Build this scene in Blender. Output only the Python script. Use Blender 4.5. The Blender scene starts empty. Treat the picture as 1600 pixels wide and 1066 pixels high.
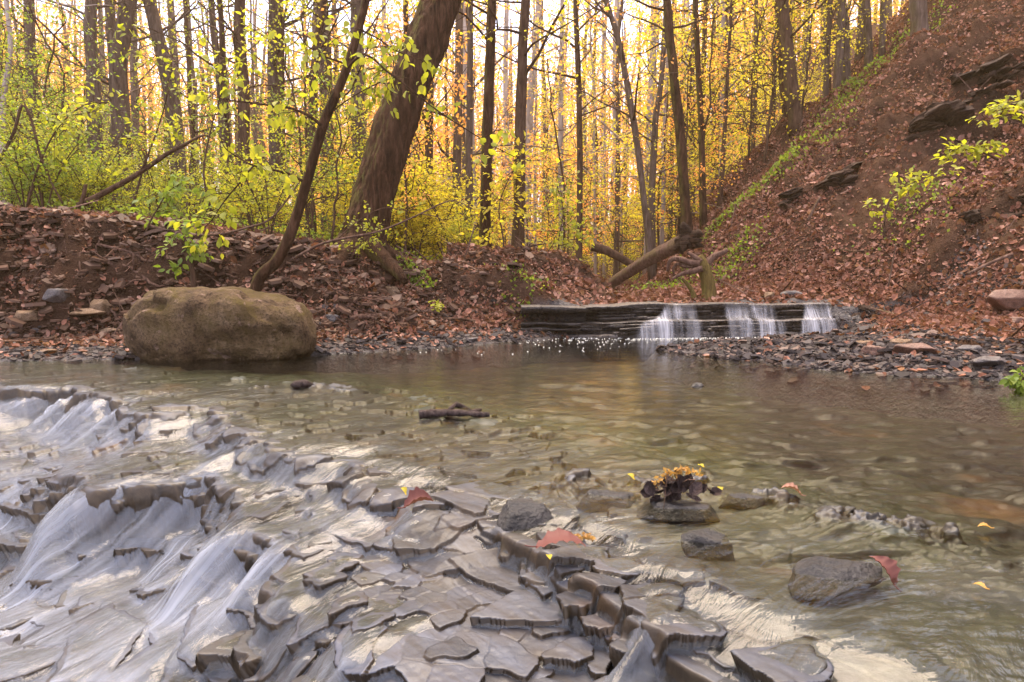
import bpy, math
import numpy as np
from mathutils import Vector

SC = bpy.context.scene
COL = SC.collection
R = math.radians

# ------------------------------------------------------------------ helpers
CAMZ, FPX, PITCH = 0.75, 1067.0, math.atan(93 / 1067.0)


def at(u, v, Y):
    """world point seen at photo pixel (u, v) at depth Y"""
    a, b = (u - 800) / FPX, (533 - v) / FPX
    c, s = math.cos(PITCH), math.sin(PITCH)
    fy, fz = c + b * s, -s + b * c
    t = Y / fy
    return np.array([a * t, Y, CAMZ + fz * t])


def _h(ix, iy, iz, seed):
    h = (ix.astype(np.uint32) * np.uint32(374761393) + iy.astype(np.uint32) * np.uint32(668265263)
         + iz.astype(np.uint32) * np.uint32(2246822519) + np.uint32((seed * 3266489917) & 0xffffffff))
    h = (h ^ (h >> np.uint32(13))) * np.uint32(1274126177)
    h = (h ^ (h >> np.uint32(16))) * np.uint32(2654435761)
    h ^= h >> np.uint32(15)
    return (h & np.uint32(0xffffff)).astype(np.float32) / np.float32(0xffffff)


def hash2(ix, iy, seed):
    return _h(ix, iy, np.zeros_like(ix), seed)


def vn2(x, y, seed=0):
    x = np.asarray(x, np.float32); y = np.asarray(y, np.float32)
    xi = np.floor(x).astype(np.int64); yi = np.floor(y).astype(np.int64)
    fx, fy = x - xi, y - yi
    fx = fx * fx * (3 - 2 * fx); fy = fy * fy * (3 - 2 * fy)
    a = hash2(xi, yi, seed); b = hash2(xi + 1, yi, seed); c = hash2(xi, yi + 1, seed); d = hash2(xi + 1, yi + 1, seed)
    return (a * (1 - fx) + b * fx) * (1 - fy) + (c * (1 - fx) + d * fx) * fy - 0.5


def fbm2(x, y, seed=0, octv=4, gain=0.5):
    s, a, f = 0, 1.0, 1.0
    for k in range(octv):
        s = s + a * vn2(np.asarray(x) * f + 17.3 * k, np.asarray(y) * f - 9.1 * k, seed + k)
        a *= gain; f *= 2.03
    return s


def vn3(p, seed=0):
    p = np.asarray(p, np.float32)
    i = np.floor(p).astype(np.int64); f = p - i
    f = f * f * (3 - 2 * f)
    r = 0
    for dx in (0, 1):
        for dy in (0, 1):
            for dz in (0, 1):
                w = (f[:, 0] if dx else 1 - f[:, 0]) * (f[:, 1] if dy else 1 - f[:, 1]) * (f[:, 2] if dz else 1 - f[:, 2])
                r = r + w * _h(i[:, 0] + dx, i[:, 1] + dy, i[:, 2] + dz, seed)
    return r - 0.5


def fbm3(p, seed=0, octv=4, gain=0.5):
    s, a, f = 0, 1.0, 1.0
    for k in range(octv):
        s = s + a * vn3(np.asarray(p) * f + 13.7 * k, seed + k); a *= gain; f *= 2.03
    return s


def ss(a, b, x):
    t = np.clip((np.asarray(x, np.float64) - a) / (b - a), 0, 1)
    return t * t * (3 - 2 * t)


def mesh_np(name, V, F, mat=None, smooth=True, attrs=None, uv=None):
    """mesh data from arrays; F is a list of (n,3)/(n,4) index arrays"""
    me = bpy.data.meshes.new(name)
    V = np.asarray(V, np.float32)
    F = [np.asarray(f, np.int32) for f in (F if isinstance(F, list) else [F]) if len(f)]
    me.vertices.add(len(V)); me.vertices.foreach_set('co', V.ravel())
    loops = np.concatenate([f.ravel() for f in F])
    tot = np.concatenate([np.full(len(f), f.shape[1], np.int32) for f in F])
    st = np.concatenate([[0], np.cumsum(tot)[:-1]]).astype(np.int32)
    me.loops.add(len(loops)); me.loops.foreach_set('vertex_index', loops)
    me.polygons.add(len(tot)); me.polygons.foreach_set('loop_start', st)
    try:
        me.polygons.foreach_set('loop_total', tot)
    except Exception:
        pass
    me.polygons.foreach_set('use_smooth', np.full(len(tot), bool(smooth)))
    for k, a in (attrs or {}).items():
        at_ = me.attributes.new(k, 'FLOAT', 'POINT'); at_.data.foreach_set('value', np.asarray(a, np.float32).ravel())
    if uv is not None:
        l = me.uv_layers.new(name='UVMap'); l.data.foreach_set('uv', np.asarray(uv, np.float32)[loops].ravel())
    me.update(calc_edges=True)
    if mat is not None:
        me.materials.append(mat)
    return me


def link(name, me, parent=None, loc=None):
    o = bpy.data.objects.new(name, me); COL.objects.link(o)
    if parent is not None:
        o.parent = parent
    if loc is not None:
        o.location = loc
    return o


def tag(o, label=None, cat=None, group=None, kind=None):
    if label: o['label'] = label
    if cat: o['category'] = cat
    if group: o['group'] = group
    if kind: o['kind'] = kind
    return o


def thing(name, label, cat, loc=(0, 0, 0), group=None):
    o = bpy.data.objects.new(name, None); COL.objects.link(o); o.location = loc; o.empty_display_size = 0.2
    return tag(o, label, cat, group)


class MB:
    """accumulates geometry for ONE mesh"""
    def __init__(s):
        s.V, s.F3, s.F4, s.n = [], [], [], 0

    def add(s, V, F):
        V = np.asarray(V, np.float32); F = np.asarray(F, np.int32)
        if not len(V): return
        s.V.append(V)
        (s.F4 if F.shape[1] == 4 else s.F3).append(F + s.n)
        s.n += len(V)

    def mesh(s, name, mat, smooth=True, off=(0, 0, 0)):
        V = np.concatenate(s.V) - np.asarray(off, np.float32)
        F = []
        if s.F4: F.append(np.concatenate(s.F4))
        if s.F3: F.append(np.concatenate(s.F3))
        return mesh_np(name, V, F, mat, smooth)


def norm(v):
    v = np.asarray(v, float)
    return v / (np.linalg.norm(v, axis=-1, keepdims=True) + 1e-9)


def catmull(P, n):
    P = np.asarray(P, float)
    if len(P) < 3:
        t = np.linspace(0, 1, n)[:, None]; return P[0] * (1 - t) + P[-1] * t
    Q = np.vstack([2 * P[0] - P[1], P, 2 * P[-1] - P[-2]])
    out = []
    for t in np.linspace(0, len(P) - 1 - 1e-6, n):
        i = int(t); f = t - i
        a, b, c, d = Q[i], Q[i + 1], Q[i + 2], Q[i + 3]
        out.append(0.5 * ((2 * b) + (c - a) * f + (2 * a - 5 * b + 4 * c - d) * f * f + (3 * b - a - 3 * c + d) * f ** 3))
    return np.array(out)


def tube(mb, P, rad, sides=6, rough=0.0, seed=0, fluted=0.0):
    """tapered tube along P into mb"""
    P = np.asarray(P, float); n = len(P)
    rad = np.asarray(rad, float) * np.ones(n)
    T = norm(np.gradient(P, axis=0))
    up = np.array([0, 0, 1.0]) if abs(T[:, 2]).mean() < 0.8 else np.array([1.0, 0, 0])
    A = norm(np.cross(T, up)); B = np.cross(T, A)
    ang = np.arange(sides) * 2 * np.pi / sides
    ca, sa = np.cos(ang), np.sin(ang)
    rr = rad[:, None] * np.ones((n, sides))
    if fluted:
        rr = rr * (1 + fluted * np.sin(ang * 5 + seed)[None, :] + fluted * .6 * np.sin(ang * 3 + 2 * seed)[None, :])
    V = P[:, None, :] + rr[:, :, None] * (A[:, None, :] * ca[None, :, None] + B[:, None, :] * sa[None, :, None])
    V = V.reshape(-1, 3)
    if rough:
        D = V - np.repeat(P, sides, axis=0)
        V = V + norm(D) * (fbm3(V * np.array([1, 1, .5]) / max(rad.max(), 1e-3) * 1.4, seed, 3) * rough * np.repeat(rad, sides))[:, None]
    V = np.vstack([V, P[:1], P[-1:]])
    i = np.arange(n - 1)[:, None] * sides; j = np.arange(sides)[None, :]; k = (j + 1) % sides
    F = np.stack([i + j, i + k, i + sides + k, i + sides + j], -1).reshape(-1, 4)
    mb.add(V, F)
    j = np.arange(sides); base = mb.n - len(V)
    c0, c1 = base + n * sides, base + n * sides + 1
    mb.F3.append(np.stack([np.full(sides, c0), base + (j + 1) % sides, base + j], -1).astype(np.int32))
    e = base + (n - 1) * sides
    mb.F3.append(np.stack([np.full(sides, c1), e + j, e + (j + 1) % sides], -1).astype(np.int32))


LEAF4 = (np.array([[0, 0, 0], [-.36, .45, .08], [0, 1, -.05], [.36, .45, .08]]), np.array([[0, 3, 2, 1]]))
LEAF8 = (np.array([[0, 0, 0], [-.26, .22, .07], [0, .3, 0], [.26, .22, .07], [-.33, .52, .06], [0, .58, -.03], [.33, .52, .06],
                   [-.17, .8, 0], [0, .84, -.07], [.17, .8, 0], [0, 1.05, -.14]]),
         np.array([[0, 2, 1, 1], [0, 3, 2, 2], [1, 2, 5, 4], [2, 3, 6, 5], [4, 5, 8, 7], [5, 6, 9, 8], [7, 8, 10, 10], [8, 9, 10, 10]]))
CURL = (np.array([[0, 0, 0], [-.34, .3, .2], [0, .34, 0], [.34, .28, .16], [-.4, .7, .24], [0, .72, .1], [.38, .68, .3], [0, 1.05, .32]]),
        np.array([[0, 2, 1, 1], [0, 3, 2, 2], [1, 2, 5, 4], [2, 3, 6, 5], [4, 5, 7, 7], [5, 6, 7, 7]]))


def leaves(mb, P, D, N, size, tmpl=LEAF4):
    """leaf templates at P, pointing along D with face normal about N"""
    if not len(P): return
    TV, TF = tmpl
    D = norm(D); S = norm(np.cross(D, N)); Nn = np.cross(S, D)
    size = np.asarray(size, float) * np.ones(len(P))
    V = (P[:, None, :] + size[:, None, None] * (TV[None, :, 0:1] * S[:, None, :] + TV[None, :, 1:2] * D[:, None, :] + TV[None, :, 2:3] * Nn[:, None, :]))
    off = np.arange(len(P))[:, None, None] * len(TV)
    F = (TF[None] + off).reshape(-1, 4)
    tri = F[:, 2] == F[:, 3]
    base = mb.n
    mb.V.append(V.reshape(-1, 3).astype(np.float32)); mb.n += len(P) * len(TV)
    if (~tri).any(): mb.F4.append((F[~tri] + base).astype(np.int32))
    if tri.any(): mb.F3.append((F[tri][:, :3] + base).astype(np.int32))


def sdpoly(x, y, poly):
    """signed distance to a closed polygon, positive inside"""
    poly = np.asarray(poly, float); n = len(poly)
    d = np.full(x.shape, 1e9); ins = np.zeros(x.shape, bool)
    for i in range(n):
        ax, ay = poly[i]; bx, by = poly[(i + 1) % n]
        ex, ey = bx - ax, by - ay
        t = np.clip(((x - ax) * ex + (y - ay) * ey) / (ex * ex + ey * ey), 0, 1)
        d = np.minimum(d, (x - ax - t * ex) ** 2 + (y - ay - t * ey) ** 2)
        c = ((ay > y) != (by > y)) & (x < (bx - ax) * (y - ay) / ((by - ay) if by != ay else 1e-9) + ax)
        ins ^= c
    d = np.sqrt(d)
    return np.where(ins, d, -d)


def sdline(x, y, pts):
    """signed distance to an open polyline (+ = left of its direction) and arc length of the nearest point"""
    pts = np.asarray(pts, float)
    best = np.full(x.shape, 1e9); sg = np.ones(x.shape); al = np.zeros(x.shape); acc = 0.0
    n = len(pts) - 1
    for i in range(n):
        ax, ay = pts[i]; ex, ey = pts[i + 1] - pts[i]; L = math.hypot(ex, ey)
        t = ((x - ax) * ex + (y - ay) * ey) / (L * L)
        tc = np.clip(t, 0 if i else -50, 1 if i < n - 1 else 50)
        dx, dy = x - ax - tc * ex, y - ay - tc * ey
        d = dx * dx + dy * dy
        m = d < best - 1e-9
        best = np.where(m, d, best)
        sg = np.where(m, np.sign(ex * dy - ey * dx), sg)
        al = np.where(m, acc + tc * L, al)
        acc += L
    return np.sqrt(best) * sg, al


# ------------------------------------------------------------------ materials
def mat(name):
    m = bpy.data.materials.new(name); m.use_nodes = True
    nt = m.node_tree; nt.nodes.clear()
    return m, nt


class N:
    """tiny node-graph writer"""
    def __init__(s, nt): s.nt = nt

    def __call__(s, typ, ins=None, **props):
        n = s.nt.nodes.new(typ)
        for k, v in props.items(): setattr(n, k, v)
        for k, v in (ins or {}).items():
            sock = n.inputs[k]
            if isinstance(v, bpy.types.NodeSocket): s.nt.links.new(v, sock)
            elif isinstance(v, bpy.types.Node): s.nt.links.new(v.outputs[0], sock)
            else:
                if sock.type == 'RGBA' and len(v) == 3: v = (*v, 1)
                sock.default_value = v
        return n

    def ramp(s, fac, stops, interp='LINEAR'):
        n = s.nt.nodes.new('ShaderNodeValToRGB'); s.nt.links.new(fac, n.inputs[0])
        cr = n.color_ramp; cr.interpolation = interp
        while len(cr.elements) < len(stops): cr.elements.new(0.5)
        for e, (p, c) in zip(cr.elements, stops):
            e.position = p
            e.color = (c, c, c, 1) if not hasattr(c, '__len__') else (*c[:3], 1)
        return n.outputs[0]

    def mix(s, f, a, b, blend='MIX'):
        n = s.nt.nodes.new('ShaderNodeMix'); n.data_type = 'RGBA'; n.blend_type = blend
        for k, v in ((0, f), (6, a), (7, b)):
            if isinstance(v, bpy.types.NodeSocket): s.nt.links.new(v, n.inputs[k])
            else: n.inputs[k].default_value = v if k == 0 else (*v[:3], 1)
        return n.outputs[2]

    def math(s, op, a, b=None, clamp=False):
        n = s.nt.nodes.new('ShaderNodeMath'); n.operation = op; n.use_clamp = clamp
        for k, v in ((0, a), (1, b)):
            if v is None: continue
            if isinstance(v, bpy.types.NodeSocket): s.nt.links.new(v, n.inputs[k])
            else: n.inputs[k].default_value = v
        return n.outputs[0]

    def coords(s, scale=(1, 1, 1), rot=(0, 0, 0), out='Object'):
        t = s('ShaderNodeTexCoord'); m = s('ShaderNodeMapping', {'Vector': t.outputs[out], 'Scale': scale, 'Rotation': rot})
        return m.outputs[0]

    def world(s, scale=(1, 1, 1), rot=(0, 0, 0)):
        g = s('ShaderNodeNewGeometry'); m = s('ShaderNodeMapping', {'Vector': g.outputs['Position'], 'Scale': scale, 'Rotation': rot})
        return m.outputs[0]

    def noise(s, vec, scale, detail=6, rough=0.55, dist=0.0):
        n = s('ShaderNodeTexNoise', {'Vector': vec, 'Scale': scale, 'Detail': detail, 'Roughness': rough, 'Distortion': dist})
        return n.outputs['Fac']

    def bump(s, h, strength, dist, normal=None):
        i = {'Height': h, 'Strength': strength, 'Distance': dist}
        if normal is not None: i['Normal'] = normal
        return s('ShaderNodeBump', i).outputs[0]

    def out(s, sh): s('ShaderNodeOutputMaterial', {'Surface': sh})


M = {}
FLOW_ROT = math.atan2(.668, -.744)      # rotates world so that local x runs along the spill lip


def make_materials():
    # wet layered shale of the creek bed: grey-lilac silt on the flats, brown on steep broken edges, olive under the pool
    m, nt = mat('wet_shale'); n = N(nt)
    w = n.world()
    big = n.noise(w, 2.6, 5, .6); mid = n.noise(w, 11, 6, .6); fine = n.noise(w, 60, 5, .6)
    rotv = n.world(rot=(0, 0, R(-42)))
    st = n('ShaderNodeMapping', {'Vector': rotv, 'Scale': (26, 3.0, 8)}).outputs[0]
    streak = n.noise(st, 1.0, 5, .6, .6)
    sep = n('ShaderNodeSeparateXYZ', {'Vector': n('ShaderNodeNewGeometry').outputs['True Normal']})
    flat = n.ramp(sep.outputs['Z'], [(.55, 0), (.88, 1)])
    c = n.ramp(big, [(.25, (.025, .022, .020)), (.5, (.038, .041, .050)), (.75, (.062, .069, .090))])
    c = n.mix(n.ramp(mid, [(.35, 0), (.7, .75)]), c, (.040, .030, .022))
    c = n.mix(n.ramp(streak, [(.42, 0), (.72, .55)]), c, (.075, .085, .112))
    tone = n('ShaderNodeAttribute', attribute_name='tone').outputs['Fac']
    c = n.mix(1.0, c, n.ramp(tone, [(0, (.55, .52, .50)), (.35, (.95, .93, .90)), (.6, (1.1, 1.1, 1.14)), (.8, (.95, .86, .66)), (1, (1.3, 1.29, 1.3))]), 'MULTIPLY')
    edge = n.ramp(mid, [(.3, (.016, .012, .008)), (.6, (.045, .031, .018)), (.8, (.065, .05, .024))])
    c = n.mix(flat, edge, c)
    alg = n('ShaderNodeAttribute', attribute_name='algae').outputs['Fac']
    algc = n.ramp(mid, [(.25, (.008, .012, .005)), (.5, (.024, .030, .013)), (.75, (.055, .064, .034))])
    c = n.mix(alg, c, algc)
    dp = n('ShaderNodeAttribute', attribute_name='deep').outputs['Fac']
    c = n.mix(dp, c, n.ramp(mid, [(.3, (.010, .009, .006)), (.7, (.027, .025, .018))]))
    fw = n.noise(w, 1.7, 3); rust = n.ramp(fw, [(.6, 0), (.72, .5)])
    c = n.mix(rust, c, (.13, .065, .022))
    hgt = n.math('ADD', n.math('MULTIPLY', mid, .6), n.math('ADD', n.math('MULTIPLY', fine, .25), n.math('MULTIPLY', n.math('MULTIPLY', streak, flat), .35)))
    b = n.bump(hgt, .8, .010)
    p = n('ShaderNodeBsdfPrincipled', {'Base Color': c, 'Roughness': n.ramp(mid, [(.3, .38), (.75, .62)]), 'Normal': b,
                                       'Coat Weight': .12, 'Coat Roughness': .13, 'Specular IOR Level': .3, 'IOR': 1.4})
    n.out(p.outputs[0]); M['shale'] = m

    # stream water: clear with fresnel reflection, silky white where it falls fast ('foam' is measured from the water's own steepness)
    m, nt = mat('stream_water'); n = N(nt)
    w = n.world()
    foam = n('ShaderNodeAttribute', attribute_name='foam').outputs['Fac']
    fast = n('ShaderNodeAttribute', attribute_name='fast').outputs['Fac']
    uvn = n('ShaderNodeAttribute', attribute_name='across').outputs['Fac']
    uva = n('ShaderNodeAttribute', attribute_name='along').outputs['Fac']
    vec = n('ShaderNodeCombineXYZ', {'X': n.math('MULTIPLY', uvn, 24.0), 'Y': n.math('MULTIPLY', uva, 1.5), 'Z': 0.0}).outputs[0]
    streak = n.noise(vec, 1.0, 4, .6, .5)
    soft = n.noise(w, 5.0, 3, .5)
    # ripples
    r1 = n.noise(n.world(scale=(2.4, 5.0, 1)), 1.0, 4, .55, .4)
    r2 = n.noise(n.world(scale=(5, 22, 1)), 1.0, 3, .5, .2)
    vec2 = n('ShaderNodeCombineXYZ', {'X': n.math('MULTIPLY', uvn, 9.0), 'Y': n.math('MULTIPLY', uva, 2.6), 'Z': 0.0}).outputs[0]
    r3 = n.noise(vec2, 1.0, 5, .6, .8)
    hp = n.math('ADD', n.math('MULTIPLY', r1, .5), n.math('MULTIPLY', r2, .2))
    b0 = n.bump(hp, .45, .03)
    b1 = n.bump(n.math('MULTIPLY', r3, fast), .6, .028, b0)
    fr = n('ShaderNodeFresnel', {'IOR': 1.33, 'Normal': b1}).outputs[0]
    gl = n('ShaderNodeBsdfGlossy', {'Color': (1, 1, 1), 'Roughness': .09, 'Normal': b1})
    tr = n('ShaderNodeBsdfTransparent', {'Color': (.90, .90, .82)})
    clear = n('ShaderNodeMixShader', {0: fr, 1: tr.outputs[0], 2: gl.outputs[0]})
    b2 = n.bump(streak, .2, .01)
    df = n('ShaderNodeBsdfPrincipled', {'Base Color': (.56, .60, .70), 'Roughness': .28, 'Normal': b2, 'Specular IOR Level': .5})
    tl = n('ShaderNodeBsdfTranslucent', {'Color': (.56, .60, .70)})
    white = n('ShaderNodeMixShader', {0: .35, 1: df.outputs[0], 2: tl.outputs[0]})
    k = n.math('MULTIPLY', n.math('ADD', n.ramp(streak, [(.32, .06), (.70, .95)]), n.math('MULTIPLY', soft, .25)), foam, clamp=True)
    n.out(n('ShaderNodeMixShader', {0: k, 1: clear.outputs[0], 2: white.outputs[0]}).outputs[0]); M['water'] = m

    # falling curtains of the ledges upstream
    m, nt = mat('falling_water'); n = N(nt)
    uv = n('ShaderNodeTexCoord').outputs['UV']
    v1 = n('ShaderNodeMapping', {'Vector': uv, 'Scale': (27, 2.0, 1)}).outputs[0]
    s1 = n.noise(v1, 1.0, 5, .7, .9)
    v2 = n('ShaderNodeMapping', {'Vector': uv, 'Scale': (6, .9, 1)}).outputs[0]
    s2 = n.noise(v2, 1.0, 2)
    sepv = n('ShaderNodeSeparateXYZ', {'Vector': uv})
    k = n.math('MULTIPLY', n.ramp(s1, [(.30, .12), (.70, 1.0)]), n.ramp(s2, [(.34, .12), (.62, 1.0)]))
    k = n.math('MULTIPLY', k, n('ShaderNodeAttribute', attribute_name='veil').outputs['Fac'], clamp=True)
    df = n('ShaderNodeBsdfPrincipled', {'Base Color': (.86, .85, .9), 'Roughness': .3, 'Normal': n.bump(s1, .4, .01)})
    tl = n('ShaderNodeBsdfTranslucent', {'Color': (.86, .85, .9)})
    white = n('ShaderNodeMixShader', {0: .4, 1: df.outputs[0], 2: tl.outputs[0]})
    n.out(n('ShaderNodeMixShader', {0: k, 1: n('ShaderNodeBsdfTransparent').outputs[0], 2: white.outputs[0]}).outputs[0]); M['fall'] = m

    # soil and leaf-strewn earth
    m, nt = mat('woodland_soil'); n = N(nt)
    w = n.world()
    a = n.noise(w, .8, 5, .6); bb = n.noise(w, 6, 6, .65); f = n.noise(w, 38, 5, .65)
    c = n.ramp(bb, [(.25, (.028, .014, .009)), (.5, (.066, .036, .023)), (.75, (.115, .068, .046))])
    c = n.mix(n.ramp(f, [(.45, 0), (.7, .8)]), c, (.11, .062, .042))
    c = n.mix(n.ramp(a, [(.5, 0), (.75, .5)]), c, (.09, .055, .03))
    raw = n('ShaderNodeAttribute', attribute_name='raw').outputs['Fac']
    lam = n.noise(n.world(scale=(1.2, 1.2, 16)), 1.0, 4, .6, .4)
    c = n.mix(n.math('MULTIPLY', raw, .85), c, n.ramp(lam, [(.3, (.024, .013, .009)), (.55, (.056, .031, .021)), (.75, (.095, .054, .037))]))
    wet = n('ShaderNodeAttribute', attribute_name='wet').outputs['Fac']
    c = n.mix(wet, c, n.ramp(f, [(.3, (.03, .026, .026)), (.6, (.09, .077, .073)), (.8, (.17, .15, .14))]))
    moss = n('ShaderNodeAttribute', attribute_name='moss').outputs['Fac']
    c = n.mix(n.math('MULTIPLY', moss, n.ramp(bb, [(.35, .2), (.6, 1)])), c, n.ramp(f, [(.3, (.05, .075, .012)), (.7, (.16, .18, .03))]))
    b = n.bump(n.math('ADD', n.math('MULTIPLY', bb, .7), n.math('MULTIPLY', f, .5)), 1.0, .10)
    rgh = n.math('SUBTRACT', .9, n.math('MULTIPLY', wet, .5))
    n.out(n('ShaderNodeBsdfPrincipled', {'Base Color': c, 'Roughness': rgh, 'Normal': b, 'Specular IOR Level': n.math('MULTIPLY', wet, .4)}).outputs[0]); M['soil'] = m

    def rock(key, c0, c1, c2, rough=.75, lam=0, mossy=0, bumps=.8, scale=1.0):
        m, nt = mat(key); n = N(nt)
        w = n.coords()
        a = n.noise(w, 3 * scale, 6, .6); f = n.noise(w, 26 * scale, 6, .65); sp = n.noise(w, 90 * scale, 3, .6)
        c = n.ramp(a, [(.28, c0), (.5, c1), (.75, c2)])
        c = n.mix(n.ramp(f, [(.46, 0), (.62, .75)]), c, tuple(x * .4 for x in c0))
        c = n.mix(n.ramp(sp, [(.6, 0), (.75, .55)]), c, tuple(min(1, x * 1.5) for x in c2))
        h = n.math('ADD', n.math('MULTIPLY', f, .5), n.math('MULTIPLY', a, .6))
        if lam:
            lv = n.noise(n.coords(scale=(1.5, 1.5, 34)), 1.0, 4, .6, .3)
            c = n.mix(n.ramp(lv, [(.4, 0), (.6, .65)]), c, tuple(x * .4 for x in c0))
            h = n.math('ADD', h, n.math('MULTIPLY', lv, .9))
        if mossy:
            nz = n('ShaderNodeSeparateXYZ', {'Vector': n('ShaderNodeNewGeometry').outputs['Normal']}).outputs['Z']
            mm = n.noise(w, 4.2, 5, .7)
            k = n.math('MULTIPLY', n.ramp(nz, [(.28, .42), (.75, .9)]), n.ramp(mm, [(.42, 0), (.62, 1)]))
            c = n.mix(n.math('MULTIPLY', k, mossy), c, n.ramp(f, [(.35, (.035, .026, .005)), (.65, (.115, .08, .016))]))
            li = n.noise(w, 7.5, 4, .6); c = n.mix(n.ramp(li, [(.62, 0), (.69, .7)]), c, (.25, .165, .13))
            pock = n.noise(w, 55, 4, .7); c = n.mix(n.ramp(pock, [(.30, .6), (.45, 0)]), c, (.05, .035, .02))
        n.out(n('ShaderNodeBsdfPrincipled', {'Base Color': c, 'Roughness': rough, 'Normal': n.bump(h, bumps, .045), 'Specular IOR Level': .12 if rough > .55 else .4}).outputs[0])
        M[key] = m
    rock('boulder_stone', (.03, .017, .009), (.11, .068, .036), (.22, .15, .092), .8, 0, .9, 1.0, 1.6)
    rock('ledge_shale', (.035, .026, .021), (.10, .08, .065), (.21, .18, .16), .35, 1, 0, .9)
    rock('outcrop_shale', (.02, .011, .008), (.055, .031, .02), (.12, .07, .043), .8, 1, 0, 1.0)
    rock('red_stone', (.08, .036, .022), (.15, .072, .046), (.22, .125, .09), .5, 0, 0, .6, 3)
    rock('tan_stone', (.12, .075, .042), (.21, .135, .08), (.29, .20, .135), .6, 0, 0, .6, 3)
    rock('grey_stone', (.05, .04, .037), (.10, .083, .076), (.17, .15, .14), .4, 0, 0, .6, 3)

    rock('wet_stone', (.010, .009, .009), (.025, .022, .021), (.055, .048, .046), .4, 0, 0, .7, 3)

    def bark(key, c0, c1, c2, moss=0, sc=1.0, bstr=1.0):
        m, nt = mat(key); n = N(nt)
        w = n.coords(scale=(14 * sc, 14 * sc, 3.2 * sc))
        a = n.noise(w, 1.0, 6, .65, .4); g = n.noise(n.coords(), 1.3, 4); f = n.noise(n.coords(scale=(40, 40, 14)), 1.0, 4)
        c = n.ramp(a, [(.3, c0), (.52, c1), (.75, c2)])
        c = n.mix(n.ramp(g, [(.45, 0), (.7, .45)]), c, tuple(x * .7 for x in c1))
        if moss:
            nx = n('ShaderNodeSeparateXYZ', {'Vector': n('ShaderNodeNewGeometry').outputs['Normal']}).outputs['X']
            k = n.math('MULTIPLY', n.ramp(n.math('MULTIPLY', nx, -1.0), [(.35, 0), (.8, 1)]), n.ramp(n.noise(n.coords(), 3.5, 5, .7), [(.4, 0), (.6, .8)]))
            c = n.mix(n.math('MULTIPLY', k, moss), c, n.mix(f, (.06, .06, .012), (.17, .15, .03)))
        b = n.bump(n.math('ADD', a, n.math('MULTIPLY', f, .3)), bstr, .035)
        n.out(n('ShaderNodeBsdfPrincipled', {'Base Color': c, 'Roughness': .88, 'Normal': b, 'Specular IOR Level': .1}).outputs[0]); M[key] = m
    bark('bark_warm', (.012, .006, .003), (.06, .029, .015), (.14, .072, .042), .9, 1.1, 1.6)
    bark('bark_dark', (.03, .016, .010), (.085, .048, .030), (.15, .09, .06), .3)
    bark('bark_grey', (.05, .032, .023), (.125, .085, .062), (.20, .145, .115), .4)
    bark('bark_pale', (.20, .15, .12), (.36, .29, .245), (.50, .42, .37), 0, .5, .4)
    bark('dead_wood', (.06, .033, .023), (.13, .075, .053), (.23, .15, .115), .5, 1.5)
    bark('mossy_wood', (.05, .03, .014), (.11, .075, .022), (.19, .14, .045), 1.0, 1.5)
    bark('root_wood', (.05, .025, .017), (.12, .067, .047), (.22, .14, .105), 0, 2)
    bark('wet_wood', (.02, .014, .012), (.06, .04, .035), (.12, .085, .075), 0, 3)
    M['wet_wood'].node_tree.nodes['Principled BSDF'].inputs['Roughness'].default_value = .3

    def leaf(key, cols, trans=.5, var=.35):
        m, nt = mat(key); n = N(nt)
        g = n('ShaderNodeNewGeometry'); oi = n('ShaderNodeObjectInfo')
        r = n.math('FRACT', n.math('ADD', g.outputs['Random Per Island'], n.math('MULTIPLY', oi.outputs['Random'], .35)))
        c = n.ramp(g.outputs['Random Per Island'], [(i / max(1, len(cols) - 1), k) for i, k in enumerate(cols)])
        d = n('ShaderNodeBsdfPrincipled', {'Base Color': c, 'Roughness': .5, 'Specular IOR Level': .3 if trans > .3 else .08})
        t = n('ShaderNodeBsdfTranslucent', {'Color': n.mix(1.0, c, (1.5, 1.45, .8), 'MULTIPLY')})
        n.out(n('ShaderNodeMixShader', {0: trans, 1: d.outputs[0], 2: t.outputs[0]}).outputs[0]); M[key] = m
    leaf('leaf_lime', [(.18, .21, .02), (.30, .32, .03), (.40, .39, .042), (.25, .28, .026)], .55)
    leaf('leaf_green', [(.10, .16, .02), (.18, .25, .03), (.25, .31, .04), (.14, .20, .025)])
    leaf('leaf_yellow', [(.44, .41, .035), (.56, .49, .05), (.62, .49, .05), (.48, .46, .04)], .6)
    leaf('leaf_warm_glow', [(.66, .38, .10), (.76, .38, .12), (.72, .30, .12), (.66, .44, .08)], .6)  # warm glow and haze of the middle wood put into the leaf colour
    leaf('leaf_olive', [(.13, .12, .03), (.20, .18, .04), (.24, .23, .05), (.17, .14, .045)])
    leaf('litter', [(.06, .023, .014), (.19, .08, .05), (.31, .145, .095), (.11, .045, .026), (.44, .245, .175), (.08, .031, .018), (.22, .11, .05)], .12)
    leaf('litter_red', [(.10, .04, .034), (.15, .06, .05)], .15)
    leaf('litter_gold', [(.36, .20, .05), (.45, .27, .08), (.28, .14, .04)], .3)
    leaf('chip', [(.018, .014, .013), (.04, .033, .031), (.075, .062, .058), (.03, .021, .017), (.14, .095, .075)], .0)
    leaf('bank_flake', [(.03, .015, .009), (.07, .039, .026), (.12, .07, .048), (.05, .026, .017), (.19, .125, .09)], .0)
    leaf('white_petal', [(.75, .75, .72), (.8, .8, .78)], .3)
    for k in ('chip',):
        M[k].node_tree.nodes['Principled BSDF'].inputs['Roughness'].default_value = .55


make_materials()
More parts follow.
